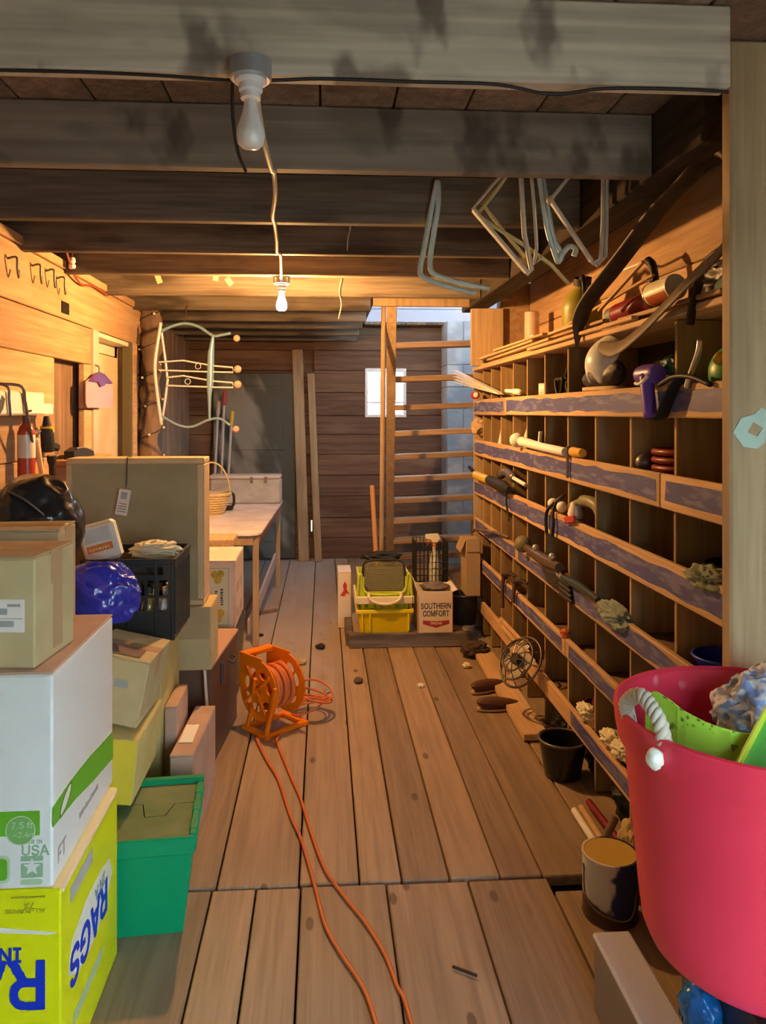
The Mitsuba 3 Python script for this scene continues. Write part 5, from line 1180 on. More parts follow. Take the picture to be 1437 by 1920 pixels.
put('handle', tube([(1.08, 3.26, 1.377), (1.08, 3.14, 1.377)], [0.022, 0.018], 12), mat('amber_handle', (0.62, 0.36, 0.04), 0.3, 0.5), k, smooth=40)
put('blade', tube([(1.085, 3.26, 1.374), (1.082, 3.30, 1.378)], 0.005, 6), 'steel_bright', k, **sm)
put('clamp', bar((1.068, 3.30, 1.40), (1.068, 3.30, 1.26), 0.012, 0.012, 0.002), 'steel_dark', k)
k = thing('cord_bundle', 'dark red coil of cord in the second row near the post', 'cord')
for i in range(5):
    put('coil', tube([(1.22 + 0.075 * math.cos(a), 2.56 + 0.108 * math.sin(a), 1.300 + 0.028 * i) for a in np.arange(28) * math.pi / 14], 0.0125, 7, True), mat('cord_red', (0.20, 0.03, 0.015), 0.4), k, **sm)
k = thing('door_knob', 'tarnished door knob resting just behind the second rail', 'knob')
put('knob', mv(trimesh.creation.icosphere(subdivisions=3, radius=0.032), 1.14, 2.66, 1.37), 'steel_dark', k, **sm)
put('plate', lathe([(0, 0), (0.03, 0), (0.03, 0.008), (0, 0.008)], 1.16, 2.64, 1.34, 20), 'steel_dark', k, smooth=40)
put('white_rag', blob((1.1, 5.365, 1.45), (0.05, 0.06, 0.06), 0.4, 2.0, 23, 3), mat('rag_tan', (0.5, 0.36, 0.2), 0.7), None, smooth=True, label='tan paper scrap poking out at the far end of the second row', cat='paper')

# --- third row
k = thing('power_drill', 'yellow and black hand drill lying on the far end of the third rail', 'drill')
put('body', tube([(1.055, 5.25, 1.115), (1.06, 4.75, 1.11)], [0.03, 0.028], 12), 'tool_yellow', k, smooth=40)
put('grip', tube([(1.05, 4.8, 1.118), (1.05, 4.42, 1.112), (1.055, 4.3, 1.105)], [0.030, 0.036, 0.02], 12), 'rubber_black', k, smooth=40)
put('bit', tube([(1.055, 5.25, 1.115), (1.04, 5.42, 1.155)], 0.012, 8), 'rubber_black', k, **sm)
put('cord', tube(spline([(1.065, 4.4, 1.10), (1.055, 4.38, 1.04), (1.06, 4.36, 0.97), (1.06, 4.33, 0.93)]), 0.006, 6), 'rubber_black', k, **sm)
k = thing('sander', 'grey metal tool with a pale end in the third row right of the yellow drill', 'tool')
put('body', tube(spline([(1.075, 4.6, 1.165), (1.075, 4.45, 1.195), (1.075, 4.28, 1.175)]), 0.026, 10), 'steel_dark', k, **sm)
put('handle', tube([(1.075, 4.28, 1.175), (1.075, 4.02, 1.16)], 0.011, 8), 'plastic_white', k, **sm)
k = thing('pliers', 'pliers with white-tipped grips hanging over the third rail', 'pliers')
for s in (-1, 1):
    put('handle', tube(spline([(1.09, 3.55 + 0.01 * s, 1.12), (1.066, 3.55 + 0.04 * s, 1.085), (1.062, 3.55 + 0.06 * s, 1.03), (1.062, 3.55 + 0.045 * s, 0.97)]), 0.008, 7), 'rubber_black', k, **sm)
    put('tip', mv(trimesh.creation.icosphere(subdivisions=2, radius=0.026), 1.10, 3.55 + 0.07 * s, 1.11), 'plastic_white', k, **sm)
put('jaw', tube([(1.09, 3.55, 1.12), (1.14, 3.56, 1.16)], [0.016, 0.006], 8), 'steel_dark', k, **sm)
k = thing('spray_gun', 'grey spray gun with a red tongue resting on the third rail', 'spray gun')
put('cup', lathe([(0, 0), (0.03, 0), (0.035, 0.02), (0.02, 0.07), (0, 0.08)], 1.11, 3.32, 1.08, 20), 'plastic_white', k, smooth=40)
put('barrel', tube(spline([(1.10, 3.36, 1.13), (1.12, 3.25, 1.165), (1.14, 3.15, 1.16), (1.15, 3.1, 1.12)]), [0.014] * 6 + [0.026] * 12 + [0.02], 10), mat('gun_olive', (0.2, 0.2, 0.12), 0.4), k, **sm)
put('tongue', bar((1.068, 3.33, 1.07), (1.066, 3.2, 1.095), 0.012, 0.03, 0.003), mat('tongue_red', (0.40, 0.05, 0.03), 0.4), k)
k = thing('frying_pan', 'black pan with a glossy edge in the third row beside the post', 'pan')
put('bowl', cut(lathe([(0, 0), (0.085, 0), (0.115, 0.045), (0, 0.045)], 1.215, 2.15, 1.065, 36), lathe([(0, 0.006), (0.08, 0.006), (0.112, 0.06), (0, 0.06)], 1.215, 2.15, 1.065, 36)), 'black_plastic', k, smooth=40)
put('handle', tube([(1.25, 2.04, 1.108), (1.28, 2.01, 1.16)], 0.011, 8), 'steel_bright', k, **sm)
put('sage_rag', blob((1.10, 2.12, 1.075), (0.05, 0.09, 0.035), 0.35, 2.2, 27, 4), 'cloth_sage', None, smooth=True, label='crumpled sage green cloth hanging over the third rail by the post', cat='cloth')

# --- fourth row
k = thing('ladle', 'dark tool with a round olive end lying over the fourth rail', 'tool')
put('round_end', mv(trimesh.creation.icosphere(subdivisions=3, radius=0.045), 1.053, 4.0, 0.85), mat('olive_round', (0.16, 0.14, 0.07), 0.5), k, **sm)
put('shaft', tube([(1.06, 3.95, 0.84), (1.065, 3.6, 0.835), (1.07, 3.42, 0.842)], [0.02, 0.03, 0.022], 10), mat('bronze_dark', (0.12, 0.08, 0.05), 0.3, 0.5, 0.4), k, smooth=40)
put('bead', [mv(trimesh.creation.icosphere(subdivisions=2, radius=0.018), 1.06, 3.78, 0.87), mv(trimesh.creation.icosphere(subdivisions=2, radius=0.018), 1.06, 3.5, 0.878)], 'steel_bright', k, **sm)
k = thing('glove', 'black leather glove draped over the fourth rail', 'glove')
put('palm', blob((1.075, 3.52, 0.79), (0.025, 0.16, 0.05), 0.2, 1.6, 29, 4), 'leather_dark', k, **sm)
for j in range(4):
    put('finger', tube([(1.066, 3.40 - 0.005 * j, 0.80 - 0.022 * j), (1.07, 3.27 - 0.01 * j, 0.79 - 0.02 * j)], [0.012, 0.009], 8), 'leather_dark', k, **sm)
k = thing('dark_tool', 'long dark greenish tool lying across the fourth rail in the middle', 'tool')
put('handle', tube([(1.068, 3.36, 0.812), (1.066, 3.12, 0.822), (1.07, 2.93, 0.815)], [0.015, 0.02, 0.012], 10), mat('tool_teal', (0.03, 0.04, 0.035), 0.35), k, smooth=40)
put('tip', tube([(1.068, 3.36, 0.812), (1.06, 3.42, 0.81)], [0.014, 0.006], 8), 'steel_bright', k, **sm)
put('teal_rag', blob((1.085, 2.80, 0.79), (0.04, 0.14, 0.045), 0.3, 2.0, 33, 4), 'cloth_teal', None, smooth=True, label='folded grey-green cloth draped over the fourth rail', cat='cloth')
k = thing('blue_dish', 'deep blue plastic dish in the fourth row behind the red tub', 'dish')
put('bowl', lathe([(0, 0), (0.06, 0), (0.085, 0.045), (0.08, 0.045), (0.056, 0.006), (0, 0.006)], 1.19, 2.22, 0.775, 28), 'blue_deep', k, smooth=40)
put('rim', tube([(1.19 + 0.084 * math.cos(a), 2.22 + 0.084 * math.sin(a), 0.82) for a in np.arange(28) * math.pi / 14], 0.005, 6, True), 'blue_deep', k, **sm)
k = thing('pry_bar', 'thin pry bar balanced across the far end of the fourth rail', 'pry bar')
put('shaft', tube([(1.03, 5.05, 0.765), (1.06, 4.7, 0.803), (1.085, 4.45, 0.812)], 0.010, 7), 'strap_grey', k, **sm)
put('claw', tube(spline([(1.03, 5.05, 0.765), (1.02, 5.12, 0.755), (1.01, 5.16, 0.735)]), [0.01] * 12 + [0.004], 7), 'strap_grey', k, **sm)

# --- fifth row
for i, (y, z, lab) in enumerate([(4.46, 0.56, 'rusty hatchet hanging over the fifth rail'), (4.2, 0.575, 'rusty sickle resting on the fifth rail right of the hatchet')]):
    k = thing(['hatchet', 'sickle'][i], lab, ['hatchet', 'sickle'][i])
    put('head', tube(spline([(1.08, y + 0.06, z), (1.07, y, z + 0.03), (1.074, y - 0.12, z + 0.06), (1.078, y - 0.2, z + 0.065)]), [0.02] * 6 + [0.026] * 6 + [0.014] * 6 + [0.008], 8, flat=0.5), 'rust_shade_iron', k, **sm)
    put('handle', tube(spline([(1.066, y + 0.02, z + 0.02), (1.06, y + 0.03, z - 0.06), (1.06, y + 0.03, z - 0.17 + 0.08 * i)]), 0.012, 7), 'chest_brown', k, **sm)
put('red_rag', blob((1.09, 3.4, 0.55), (0.02, 0.03, 0.022), 0.3, 2, 37, 3), 'orange_red', None, smooth=True, label='tiny red scrap on the fifth rail in the middle', cat='rag')

# --- sixth row and floor by the shelves
k = thing('wire_fan', 'chrome wire fan guard with shiny blades hooked on the sixth rail', 'fan')
cx, cy, cz = 0.985, 3.78, 0.30
ax = np.array([-0.75, -0.35, 0.55])
for r, dz, t in ((0.13, 0.0, 0.006), (0.105, 0.035, 0.005), (0.07, 0.055, 0.004)):
    put('ring', orient(tube([(r * math.cos(a), r * math.sin(a), dz) for a in np.arange(36) * math.pi / 18], t, 6, True), (cx, cy, cz), ax), 'steel_dark', k, **sm)
for a in np.arange(10) * math.pi / 5:
    put('wire', orient(tube([(0.13 * math.cos(a), 0.13 * math.sin(a), 0), (0.07 * math.cos(a), 0.07 * math.sin(a), 0.055), (0.02 * math.cos(a), 0.02 * math.sin(a), 0.06)], 0.003, 5), (cx, cy, cz), ax), 'steel_dark', k)
for i in range(4):
    put('blade', orient(rot(sheet(0.09, 0.06, 5, 4, lambda x, y: 0.012 + 0.3 * x * y, 0.002), 90 * i), (cx, cy, cz), ax), 'steel_bright', k)
put('hub', orient(lathe([(0, 0), (0.028, 0), (0.028, 0.05), (0, 0.05)], n=20), (cx, cy, cz), ax), 'rust_shade_iron', k, smooth=40)
for i, (a, b) in enumerate([((1.085, 4.66, 0.268), (1.088, 4.0, 0.27)), ((1.078, 4.6, 0.292), (1.085, 4.05, 0.296)), ((1.064, 4.5, 0.27), (1.066, 4.1, 0.275))]):
    k = wput('stick', tube([a, b], 0.013, 7), 'wood_rail')
    tag(k, 'loose wooden stick lying in the sixth row behind the wire fan', 'stick', 'sticks in the sixth row')
k = thing('red_bowl', 'glossy dark red bowl in the bottom rows near the red tub', 'bowl')
put('bowl', lathe([(0, 0), (0.05, 0), (0.10, 0.075), (0.095, 0.075), (0.045, 0.008), (0, 0.008)], 1.21, 3.22, 0.215, 32), mat('bowl_red', (0.10, 0.012, 0.012), 0.12, 0.6), k, smooth=40)
put('ball', mv(trimesh.creation.icosphere(subdivisions=3, radius=0.06), 1.21, 3.22, 0.29), 'bowl_red', k, **sm)
for i, (x, y, z) in enumerate([(1.105, 3.16, 0.29), (1.11, 2.90, 0.29), (1.11, 2.79, 0.29)]):
    k = thing('paper_scrap', 'crumpled cream paper scrap on the sixth rail near the red tub', 'paper', 'paper scraps on the sixth rail')
    scene[k] = mikit.ply(blob((x, y, z), (0.035, 0.06, 0.03), 0.45, 2.6, 40 + i, 3), 'cream_cloth', True)
k = thing('basin', 'black round basin on the floor against the foot of the shelves', 'basin')
put('bowl', cut(lathe([(0, 0), (0.075, 0), (0.1, 0.152), (0, 0.152)], 1.02, 3.22, 0.003, 36), lathe([(0, 0.008), (0.069, 0.008), (0.094, 0.17), (0, 0.17)], 1.02, 3.22, 0.003, 36)), 'black_plastic', k, smooth=40)
put('rim', tube([(1.02 + 0.1 * math.cos(a), 3.22 + 0.1 * math.sin(a), 0.155) for a in np.arange(36) * math.pi / 18], 0.006, 6, True), 'steel_dark', k, **sm)
k = thing('shoe', 'old brown shoe on the floor below the wire fan', 'shoe')
sh2 = sh.copy(); sh2.apply_scale([0.75, 0.75, 0.5])
put('upper', mv(rot(sh2, -62), 0.915, 4.22, 0.012), mat('shoe_brown', (0.10, 0.045, 0.025), 0.5), k, **sm)
put('sole', mv(rot(plate(affinity.scale(Point(0, 0).buffer(0.038), 1, 3.1), 0.01), -62), 0.915, 4.22, 0.003), 'sole_tan', k)
k = thing('shoe', 'second old brown shoe nearer the camera on the floor, below the wire fan', 'shoe')
put('upper', mv(rot(sh2, -84), 0.91, 3.95, 0.012), 'shoe_brown', k, **sm)
put('sole', mv(rot(plate(affinity.scale(Point(0, 0).buffer(0.038), 1, 3.1), 0.01), -84), 0.91, 3.95, 0.003), 'sole_tan', k)
for i, (a, b, m_, lab) in enumerate([((0.965, 2.90, 0.015), (0.965, 2.62, 0.015), 'plastic_white', 'thin pale rod lying on the floor between the black basin and the paint can'),
                                     ((1.0, 2.92, 0.015), (0.99, 2.55, 0.02), 'wood_rail', 'wooden stick on the floor beside the pale rod'),
                                     ((1.04, 2.95, 0.02), (1.05, 2.5, 0.03), 'wine_red', 'dark red stick on the floor at the foot of the shelves'),
                                     ((0.86, 2.44, 0.06), (0.99, 2.55, 0.17), 'wood_old_upright', 'short dark stick propped over the paint can')]):
    put('stick', tube([a, b], 0.014, 8), m_, None, uv=(0.5, 0.4), smooth=True, label=lab, cat='stick')
put('tan_cloth', blob((1.005, 2.42, 0.11), (0.055, 0.07, 0.11), 0.25, 2.0, 44, 4, 0.105), mat('tan_rag', (0.50, 0.37, 0.16), 0.7), None, smooth=True, label='tan cloth standing crumpled behind the paint can', cat='cloth')
for i, (x, y, s) in enumerate([(1.12, 3.62, 0.07), (1.14, 3.25, 0.06), (1.13, 2.86, 0.08), (1.14, 2.52, 0.08)]):
    k = put('dark_clutter', blob((x + 0.06, y, s * 0.8), (s, s * 1.5, s), 0.35, 2.0, 50 + i, 3, s * 0.78), 'rubber_black', None, smooth=True)
    tag(k, 'shapeless black cloth heap pushed into the lowest opening of the shelves', 'cloth', 'dark heaps in the lowest row')
# ------------------------------------------------------------------ red tub and the things round it
def tub_fn(p, n, uv):
    c = mix((0.70, 0.038, 0.078), (0.60, 0.028, 0.058), fbm(p.x * 5, p.y * 5, p.z * 5, 3))
    d, _, w = voronoi(p.x * 9 + p.y * 4, p.z * 9)
    return mix(c, (0.85, 0.25, 0.32), smoothstep(0.16, 0.06, d + 0.05 * noise(p.x * 60, p.y * 60, p.z * 60)) * smoothstep(0.7, 0.72, w) * 0.7)


mat('tub_red', proc(tub_fn), 0.32, 0.45)
mat('rope', (0.46, 0.42, 0.33), 0.8, 0.15)
mat('lime_plastic', (0.33, 0.60, 0.05), 0.35, 0.4)
TX, TY = 0.885, 1.505
k = thing('red_tub', 'large red plastic tub with rope handles in the right foreground', 'tub')
outer = [(0, 0.452), (0.16, 0.452), (0.195, 0.458), (0.216, 0.475), (0.228, 0.505), (0.2335, 0.56), (0.2345, 0.562), (0.243, 0.66), (0.244, 0.662), (0.256, 0.78), (0.262, 0.86), (0.264, 0.868), (0.276, 0.872), (0.281, 0.90), (0.284, 0.934), (0.283, 0.941), (0.276, 0.943)]
inner = [(0.268, 0.936), (0.255, 0.85), (0.236, 0.66), (0.222, 0.52), (0.20, 0.475), (0.16, 0.464), (0, 0.462)]
put('shell', lathe(outer + inner, TX, TY, 0, 96), 'tub_red', k, smooth=35)
for a0, a1, nm in ((178, 203, 'rope_handle'), (-2, 23, 'rope_handle')):
    p = lambda a, r, z: (TX + r * math.cos(math.radians(a)), TY + r * math.sin(math.radians(a)), z)
    pts = spline([p(a1, 0.262, 0.90), p(a1, 0.272, 0.945), p(a1 - 2, 0.274, 0.972), p(a1 - 8, 0.272, 0.992), p((a0 + a1) / 2, 0.272, 0.998), p(a0 + 6, 0.272, 0.985), p(a0 + 1, 0.276, 0.962), p(a0, 0.272, 0.945), p(a0, 0.262, 0.90)], 10)
    h = put(nm, tube(pts, 0.0125, 10), 'rope', k, smooth=True)
    tan = np.gradient(pts, axis=0)
    tan /= np.linalg.norm(tan, axis=1, keepdims=True)
    n1 = np.cross(tan, [0, 0, 1.0]); n1 /= np.maximum(np.linalg.norm(n1, axis=1, keepdims=True), 1e-6)
    n2 = np.cross(tan, n1)
    s = np.concatenate([[0], np.cumsum(np.linalg.norm(np.diff(pts, axis=0), axis=1))])
    dense = np.linspace(0, s[-1], 160)
    ip = lambda v: np.stack([np.interp(dense, s, v[:, i]) for i in range(3)], 1)
    for ph in (0, 2.094, 4.189):
        an = dense / 0.035 * 2 * math.pi + ph
        put('strand', tube(ip(pts) + 0.0085 * (np.cos(an)[:, None] * ip(n1) + np.sin(an)[:, None] * ip(n2)), 0.0075, 6), 'rope', h, smooth=True)
    put('knot', blob(p(a1, 0.293, 0.905), (0.016, 0.016, 0.019), 0.15, 2.0, 3, 3), mat('knot_white', (0.72, 0.76, 0.66), 0.7), h, smooth=True)
# what lies in the tub


def ribbon(pts, h, t=0.004):
    """A bent upright sheet along a line of points, h tall."""
    p = np.asarray(pts, float)
    d = np.gradient(p[:, :2], axis=0)
    n = np.stack([-d[:, 1], d[:, 0]], 1) / np.linalg.norm(d, axis=1, keepdims=True)
    a, b = p.copy(), p.copy()
    a[:, :2] += n * t / 2
    b[:, :2] -= n * t / 2
    lo = np.array([0, 0, h])
    v = np.vstack([a, b, b - lo, a - lo])
    m = len(p)
    f = []
    for i in range(m - 1):
        for s in range(4):
            q, r = s * m + i, ((s + 1) % 4) * m + i
            f += [[q, q + 1, r + 1], [q, r + 1, r]]
    for i in (0, m - 1):
        f += [[i, m + i, 2 * m + i], [i, 2 * m + i, 3 * m + i]]
    r = tri(v, f)
    r.fix_normals()
    return r


def specks(p, n, uv):
    s = smoothstep(0.66, 0.72, noise(p.x * 140, p.y * 140, p.z * 140)) * smoothstep(0.45, 0.6, noise(p.x * 22, p.y * 22, p.z * 22))
    return mix((0.33, 0.60, 0.05), (0.04, 0.08, 0.02), s * 0.8)


mat('lime_specked', proc(specks), 0.35, 0.4)
k = thing('plastic_edging', 'curved lime green plastic sheet with dark specks standing in the red tub', 'sheet')
put('sheet', ribbon(spline([(0.660, 1.535, 0.965), (0.672, 1.52, 0.982), (0.69, 1.495, 0.975), (0.72, 1.46, 0.955), (0.78, 1.43, 0.938), (0.88, 1.43, 0.92), (1.0, 1.46, 0.90)], 5), 0.16), 'lime_specked', k)
put('fold', ribbon(spline([(0.70, 1.478, 0.965), (0.74, 1.448, 0.948), (0.78, 1.424, 0.935)], 5), 0.1, 0.003), 'lime_plastic', k)
k = thing('plastic_edging', 'bright green plastic channel slanting out of the red tub at the picture edge', 'sheet')
put('channel', bar((0.745, 1.33, 0.86), (0.90, 1.43, 0.99), 0.05, 0.004, 0), mat('green_channel', (0.12, 0.5, 0.10), 0.3, 0.45), k)
put('lip', bar((0.725, 1.345, 0.865), (0.88, 1.448, 0.993), 0.007, 0.016, 0.002), mat('lip_yellow', (0.55, 0.62, 0.05), 0.35), k)
put('patterned_cloth', blob((0.96, 1.60, 0.90), (0.1, 0.08, 0.09), 0.3, 2.0, 61, 4), 'check_cloth' if 'check_cloth' in scene else mat('check_cloth', proc(lambda p, n, uv: mix((0.25, 0.35, 0.62), (0.68, 0.70, 0.72), smoothstep(0.4, 0.6, noise(p.x * 70, p.y * 70, p.z * 70)))), 0.7), None, smooth=True, label='blue and white checked cloth bundled in the red tub', cat='cloth')
put('grey_cloth', blob((0.87, 1.53, 0.72), (0.16, 0.14, 0.09), 0.3, 2.0, 63, 4), mat('cloth_slate', (0.16, 0.16, 0.17), 0.8), None, smooth=True, label='dark grey crumpled cloth filling the bottom of the red tub', cat='cloth')
# under and beside the tub
k = thing('dark_crate', 'dark plastic crate on the floor carrying the red tub', 'crate')
put('body', bb(0.80, 1.04, 1.33, 1.68, 0.0, 0.43, 0.012), 'crate_black', k)
put('rim', bb(0.785, 1.055, 1.315, 1.695, 0.43, 0.45, 0.006), 'crate_black', k)
for i, (x, y, z, r) in enumerate([(0.775, 1.53, 0.32, 0.04), (0.735, 1.36, 0.33, 0.05)]):
    k = put('blue_bag', blob((x, y, z), (r, r * 1.2, r * 1.3), 0.3, 2.0, 66 + i, 3), 'blue_bag_plastic' if 'blue_bag_plastic' in scene else mat('blue_bag_plastic', (0.01, 0.14, 0.45), 0.25, 0.5), None, smooth=True)
    tag(k, ['small blue plastic bag poking out behind the grey box under the red tub', 'bright blue plastic bag poking out under the front of the red tub'][i], 'bag')
k = thing('grey_box', 'pale grey box on the floor beside the dark crate under the red tub', 'box')
mat('box_top_lit', (0.50, 0.52, 0.60), 0.5)  # lit top and shaded side painted as separate colours
put('body', bb(0.70, 0.795, 1.45, 1.95, 0, 0.185, 0.006), mat('box_side_shaded', (0.20, 0.16, 0.13), 0.6), k)
put('lid', bb(0.697, 0.797, 1.445, 1.955, 0.186, 0.20, 0.006), 'box_top_lit', k)


def can_paint(p, n, uv):
    c = mix((0.62, 0.60, 0.55), (0.02, 0.03, 0.10), smoothstep(0.86, 0.88, p.x - 0.1 * (p.z - 0.1) + 0.02 * noise(p.z * 60, p.x * 60)))
    return mix(c, (0.07, 0.03, 0.02), smoothstep(0.055, 0.045, p.z + (p.x - 0.85) * 0.5 + 0.01 * noise(p.x * 50, p.y * 50)))


k = thing('paint_can', 'white and navy paint can with a yellowed lid on the floor beside the red tub', 'paint can')
px_, py_ = 0.885, 2.32
put('body', lathe([(0, 0), (0.083, 0), (0.085, 0.004), (0.083, 0.008), (0.083, 0.178), (0.086, 0.183), (0.086, 0.19), (0.079, 0.19), (0.079, 0.184), (0, 0.184)], px_, py_, 0.002, 40), mat('can_label', proc(can_paint), 0.4), k, smooth=30)
put('lid', lathe([(0, 0), (0.076, 0), (0.078, 0.004), (0.070, 0.003), (0, 0.002)], px_, py_, 0.187, 40), mat('lid_yellow', (0.50, 0.34, 0.07), 0.45), k, smooth=30)
put('bail', tube(spline([(px_ - 0.084, py_, 0.16), (px_ - 0.09, py_ - 0.04, 0.08), (px_ - 0.05, py_ - 0.085, 0.05), (px_ + 0.03, py_ - 0.095, 0.05), (px_ + 0.086, py_, 0.16)]), 0.003, 6), 'steel_dark', k, smooth=True)

# ------------------------------------------------------------------ hanging frames, cables and strings under the ceiling
mat('frame_blue', (0.60, 0.82, 0.90), 0.35, 0.45)
mat('frame_clear', (0.66, 0.66, 0.58), 0.2, 0.6)
mat('frame_yellow', (0.58, 0.50, 0.22), 0.3, 0.5)
k = thing('bent_tube_frame', 'pair of pale blue plastic tubes bent into an L, hanging from the third joist', 'frame')
yb = 2.885
put('tube', tube(spline([(0.431, yb, 2.425), (0.405, yb, 2.30), (0.378, yb - 0.01, 2.16), (0.364, yb - 0.01, 2.09), (0.372, yb - 0.01, 2.06), (0.42, yb - 0.02, 2.035), (0.50, yb - 0.03, 2.01), (0.57, yb - 0.04, 1.992)], 6), 0.0105, 9), 'frame_blue', k, smooth=True)
put('tube', tube(spline([(0.436, yb + 0.01, 2.425), (0.435, yb, 2.34), (0.42, yb, 2.24), (0.405, yb, 2.14), (0.405, yb - 0.01, 2.085), (0.435, yb - 0.01, 2.062), (0.52, yb - 0.02, 2.035), (0.625, yb - 0.03, 2.012)], 6), 0.0105, 9), 'frame_blue', k, smooth=True)
put('nail', tube([(0.434, 2.93, 2.425), (0.434, 2.87, 2.43)], 0.004, 6), 'steel_dark', k)
y2 = 2.76
F2 = lambda pts, dy=0: [(x, y2 + dy, z) for x, z in pts]
k = thing('bent_tube_frame', 'clear and yellow bent plastic frame hanging left of the hook behind the second joist', 'frame')
put('strip', bar((0.543, y2, 2.285), (0.742, y2, 2.058), 0.012, 0.034, 0.003, up=(0, 1, 0)), 'frame_clear', k)
put('rod', tube(F2([(0.693, 2.46), (0.62, 2.38), (0.54, 2.285)]), 0.006, 7), 'frame_clear', k, smooth=True)
put('rod', tube(F2([(0.70, 2.46), (0.64, 2.37), (0.565, 2.275), (0.60, 2.245), (0.74, 2.16), (0.84, 2.09), (0.905, 2.02)], 0.02), 0.008, 7), 'frame_yellow', k, smooth=True)
put('rod', tube(F2([(0.705, 2.46), (0.65, 2.385), (0.585, 2.315), (0.66, 2.22), (0.745, 2.12)], 0.035), 0.008, 7), 'frame_yellow', k, smooth=True)
put('rod', tube(F2([(0.72, 2.46), (0.735, 2.2), (0.762, 2.07), (0.742, 2.055)], 0.01), 0.010, 8), 'frame_clear', k, smooth=True)
k = thing('bent_tube_frame', 'white-green tube frame with a curled hook end, middle of the hanging frames', 'frame')
put('tube', tube(spline(F2([(0.765, 2.46), (0.785, 2.32), (0.805, 2.2), (0.835, 2.105), (0.845, 2.09), (0.86, 2.12), (0.885, 2.145), (0.907, 2.135), (0.90, 2.11)], -0.05), 5), 0.0105, 8), 'frame_blue', k, smooth=True)
put('tube', tube(spline(F2([(0.785, 2.46), (0.80, 2.34), (0.83, 2.18), (0.855, 2.13), (0.85, 2.09)], -0.035), 5), 0.0095, 8), 'frame_blue', k, smooth=True)
put('tube', tube(F2([(0.745, 2.46), (0.76, 2.3), (0.77, 2.14), (0.76, 2.08), (0.79, 2.11)], -0.03), 0.007, 7), 'frame_clear', k, smooth=True)
k = thing('bent_tube_frame', 'clear plastic frame bent to a V at the right end of the hanging frames', 'frame')
y3 = 2.61
F3 = lambda pts: [(x, y3, z) for x, z in pts]
put('strip', bar((0.888, y3, 2.410), (0.784, y3, 2.282), 0.012, 0.026, 0.003, up=(0, 1, 0)), 'frame_clear', k)
put('strip', bar((0.784, y3, 2.282), (0.931, y3, 2.070), 0.012, 0.024, 0.003, up=(0, 1, 0)), 'frame_clear', k)
put('tube', tube(F3([(0.971, 2.410), (0.970, 2.212), (0.962, 2.079), (0.931, 2.065)]), 0.008, 8), 'frame_clear', k, smooth=True)
put('tube', tube(F3([(0.986, 2.410), (0.984, 2.212), (0.979, 2.089), (0.945, 2.056)]), 0.007, 8), 'frame_clear', k, smooth=True)
put('joint', mv(trimesh.creation.icosphere(subdivisions=2, radius=0.014), 0.784, y3, 2.282), mat('joint_tan', (0.5, 0.36, 0.2), 0.4), k, smooth=True)
mat('cable_tan', (0.50, 0.42, 0.30), 0.55, 0.25)
cp = [(-0.152, 1.702, 2.285), (-0.150, 1.9, 2.235), (-0.148, 2.2, 2.24), (-0.147, 2.29, 2.262), (-0.155, 2.5, 2.252), (-0.18, 2.75, 2.246), (-0.185, 2.94, 2.262), (-0.19, 3.15, 2.25), (-0.2, 3.35, 2.242), (-0.195, 3.51, 2.262), (-0.205, 3.75, 2.245), (-0.215, 3.95, 2.248), (-0.222, 4.055, 2.25)]
put('electric_cable', tube(spline(cp, 5), 0.0075, 8), 'cable_tan', None, smooth=True, label='tan electric cable sagging under the joists from the unlit bulb to the glowing one', cat='cable')
cp = [(-0.9, 1.655, 2.262), (-0.55, 1.655, 2.266), (-0.35, 1.652, 2.262), (-0.2, 1.65, 2.255), (-0.1, 1.65, 2.258), (0.0, 1.655, 2.266), (0.2, 1.655, 2.265), (0.38, 1.655, 2.264), (0.5, 1.655, 2.246), (0.62, 1.655, 2.262), (0.8, 1.655, 2.265), (0.9, 1.655, 2.262)]
put('black_cable', tube(spline(cp, 5), 0.0038, 7), 'rubber_black', None, smooth=True, label='black cable running along the bottom edge of the nearest beam', cat='cable')
put('wire', tube(spline([(-0.20, 1.705, 2.28), (-0.205, 1.76, 2.22), (-0.2, 1.82, 2.16), (-0.19, 1.9, 2.14)], 5), 0.004, 6), 'rubber_black', None, smooth=True, label='loose dark wire end dangling behind the unlit bulb', cat='wire')
for pts, lab in [([(0.118, 3.484, 2.42), (0.122, 3.483, 2.38), (0.112, 3.482, 2.34), (0.108, 3.482, 2.28)], 'short tan string hanging on the fourth joist'),
                 ([(0.115, 4.80, 2.38), (0.10, 4.80, 2.30), (0.112, 4.795, 2.22), (0.095, 4.795, 2.13)], 'thin pale string hanging from the sixth joist right of the glowing bulb')]:
    put('string', tube(spline(pts, 5), [0.006] * 6 + [0.004] * 9 + [0.002], 6), 'cable_tan', None, smooth=True, label=lab, cat='string')
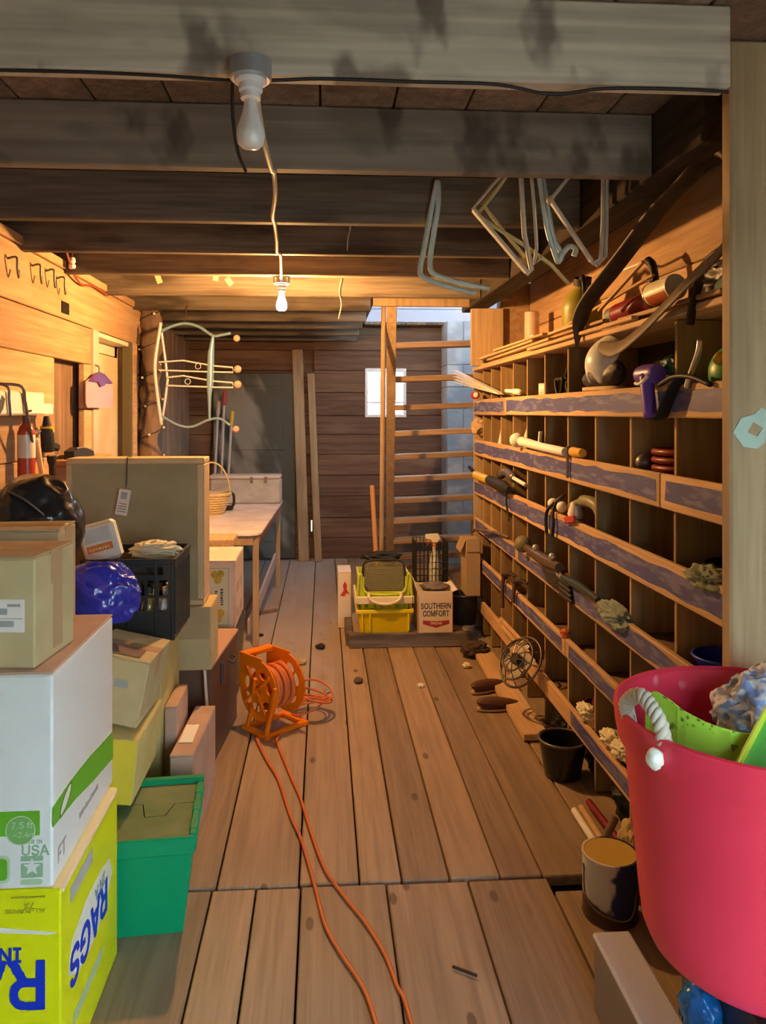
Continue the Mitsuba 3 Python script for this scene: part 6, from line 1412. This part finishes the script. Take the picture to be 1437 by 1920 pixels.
# scraps of paper tacked to the sixth joist, litter on the floor
for x, z, r, lab in ((-1.03, 2.34, 20, 'pale scrap tacked to the sixth joist, left end'), (-0.68, 2.36, -10, 'pale paper scrap tacked to the sixth joist, middle one'), (-0.6, 2.33, 35, 'tan paper scrap tacked to the sixth joist nearest the bulb')):
    put('paper_scrap', decal(plate(affinity.rotate(rect(0.035, 0.055, 0.005), r), 0.002), (x, 4.808, z), *FRONT), mat('scrap_tan', (0.66, 0.48, 0.28), 0.6), None, label=lab, cat='paper')
LIT = [(0.02, 4.25, 0.02, 'steel_bright', 'glinting metal scrap on the floor in the middle', 'scrap'), (0.2, 4.4, 0.03, 'strap_grey', 'small grey stone on the floor planks ahead of the timber step', 'stone'),
       (0.55, 4.3, 0.025, 'plastic_white', 'small crumpled white tissue on the planks right of the middle', 'tissue'), (-0.13, 4.75, 0.035, 'sole_tan', 'tan leaf-like scrap on the floor right of the dark chest', 'scrap'),
       (-0.45, 4.9, 0.03, 'rust_shade_iron', 'dark clod on the floor by the table leg', 'clod'), (-0.02, 5.05, 0.035, 'rust_shade_iron', 'dark brown clod on the floor left of the timber step', 'clod'),
       (0.87, 4.62, 0.03, 'cream_cloth', 'small cream scrap on the planks below the dark rag', 'scrap'), (-0.43, 5.35, 0.02, 'rubber_black', 'small black scrap on the floor under the table edge', 'scrap')]
for i, (x, y, r, m_, lab, c) in enumerate(LIT):
    put(c, blob((x, y, r * 0.35), (r * 0.8, r * 1.1, r * 0.4), 0.4, 2.2, 70 + i, 3, r * 0.34), m_, None, smooth=True, label=lab, cat=c)
put('nail', tube([(0.36, 2.12, 0.005), (0.42, 2.08, 0.006)], 0.004, 6), 'rust_shade_iron', None, smooth=True, label='bent rusty nail lying on the near planks', cat='nail')
wput('batten', bar((-0.50, 5.9, 0.012), (-0.36, 6.0, 0.012), 0.03, 0.02, 0.002), 'wood_old_upright', None, label='short dark batten on the floor below the table', cat='batten')
# shovel handle and thin pole beside the stairs
k = thing('broom', 'orange-handled broom leaning on the stairs behind the yellow bin', 'broom')
wput('handle', tube([(0.40, 5.6, 0.25), (0.375, 5.9, 0.98)], 0.018, 10), mat('handle_orange', (0.48, 0.24, 0.10), 0.5), k)
put('head', bar((0.34, 5.58, 0.2), (0.46, 5.58, 0.2), 0.06, 0.12, 0.01), 'rubber_black', k)
k = thing('pole', 'thin pale pole leaning upright on the left side of the stairs', 'pole')
wput('shaft', tube([(0.43, 5.72, 0.1), (0.425, 5.4, 2.33)], 0.017, 10), 'wood_upright', k)
put('tip', tube([(0.425, 5.4, 2.33), (0.425, 5.395, 2.38)], 0.019, 10), 'plastic_white', k, smooth=True)  # white tip painted in for a bright spot of light coming through
# masonry chimney behind the stairs
k = thing('chimney', 'pale grey block chimney standing behind the stairs', 'chimney', kind='structure')
mat('block_grey', mottled((0.48, 0.50, 0.50), (0.36, 0.37, 0.39), 7.0), 0.8, 0.1)
for i in range(11):
    z0 = 0.0 + i * 0.225
    o = 0.17 if i % 2 else 0.0
    for a, b in ((1.25, 1.42 + o), (1.42 + o, 1.85)):
        if b - a > 0.05:
            put('block', bb(a + 0.003, b - 0.003, 7.72 + rnd.uniform(-0.004, 0.004), 8.1, z0 + 0.003, z0 + 0.222, 0.006), 'block_grey', k)
put('mortar', bb(1.256, 1.844, 7.727, 8.09, 0, 2.47, 0), mat('mortar', (0.25, 0.25, 0.25), 0.9), k)
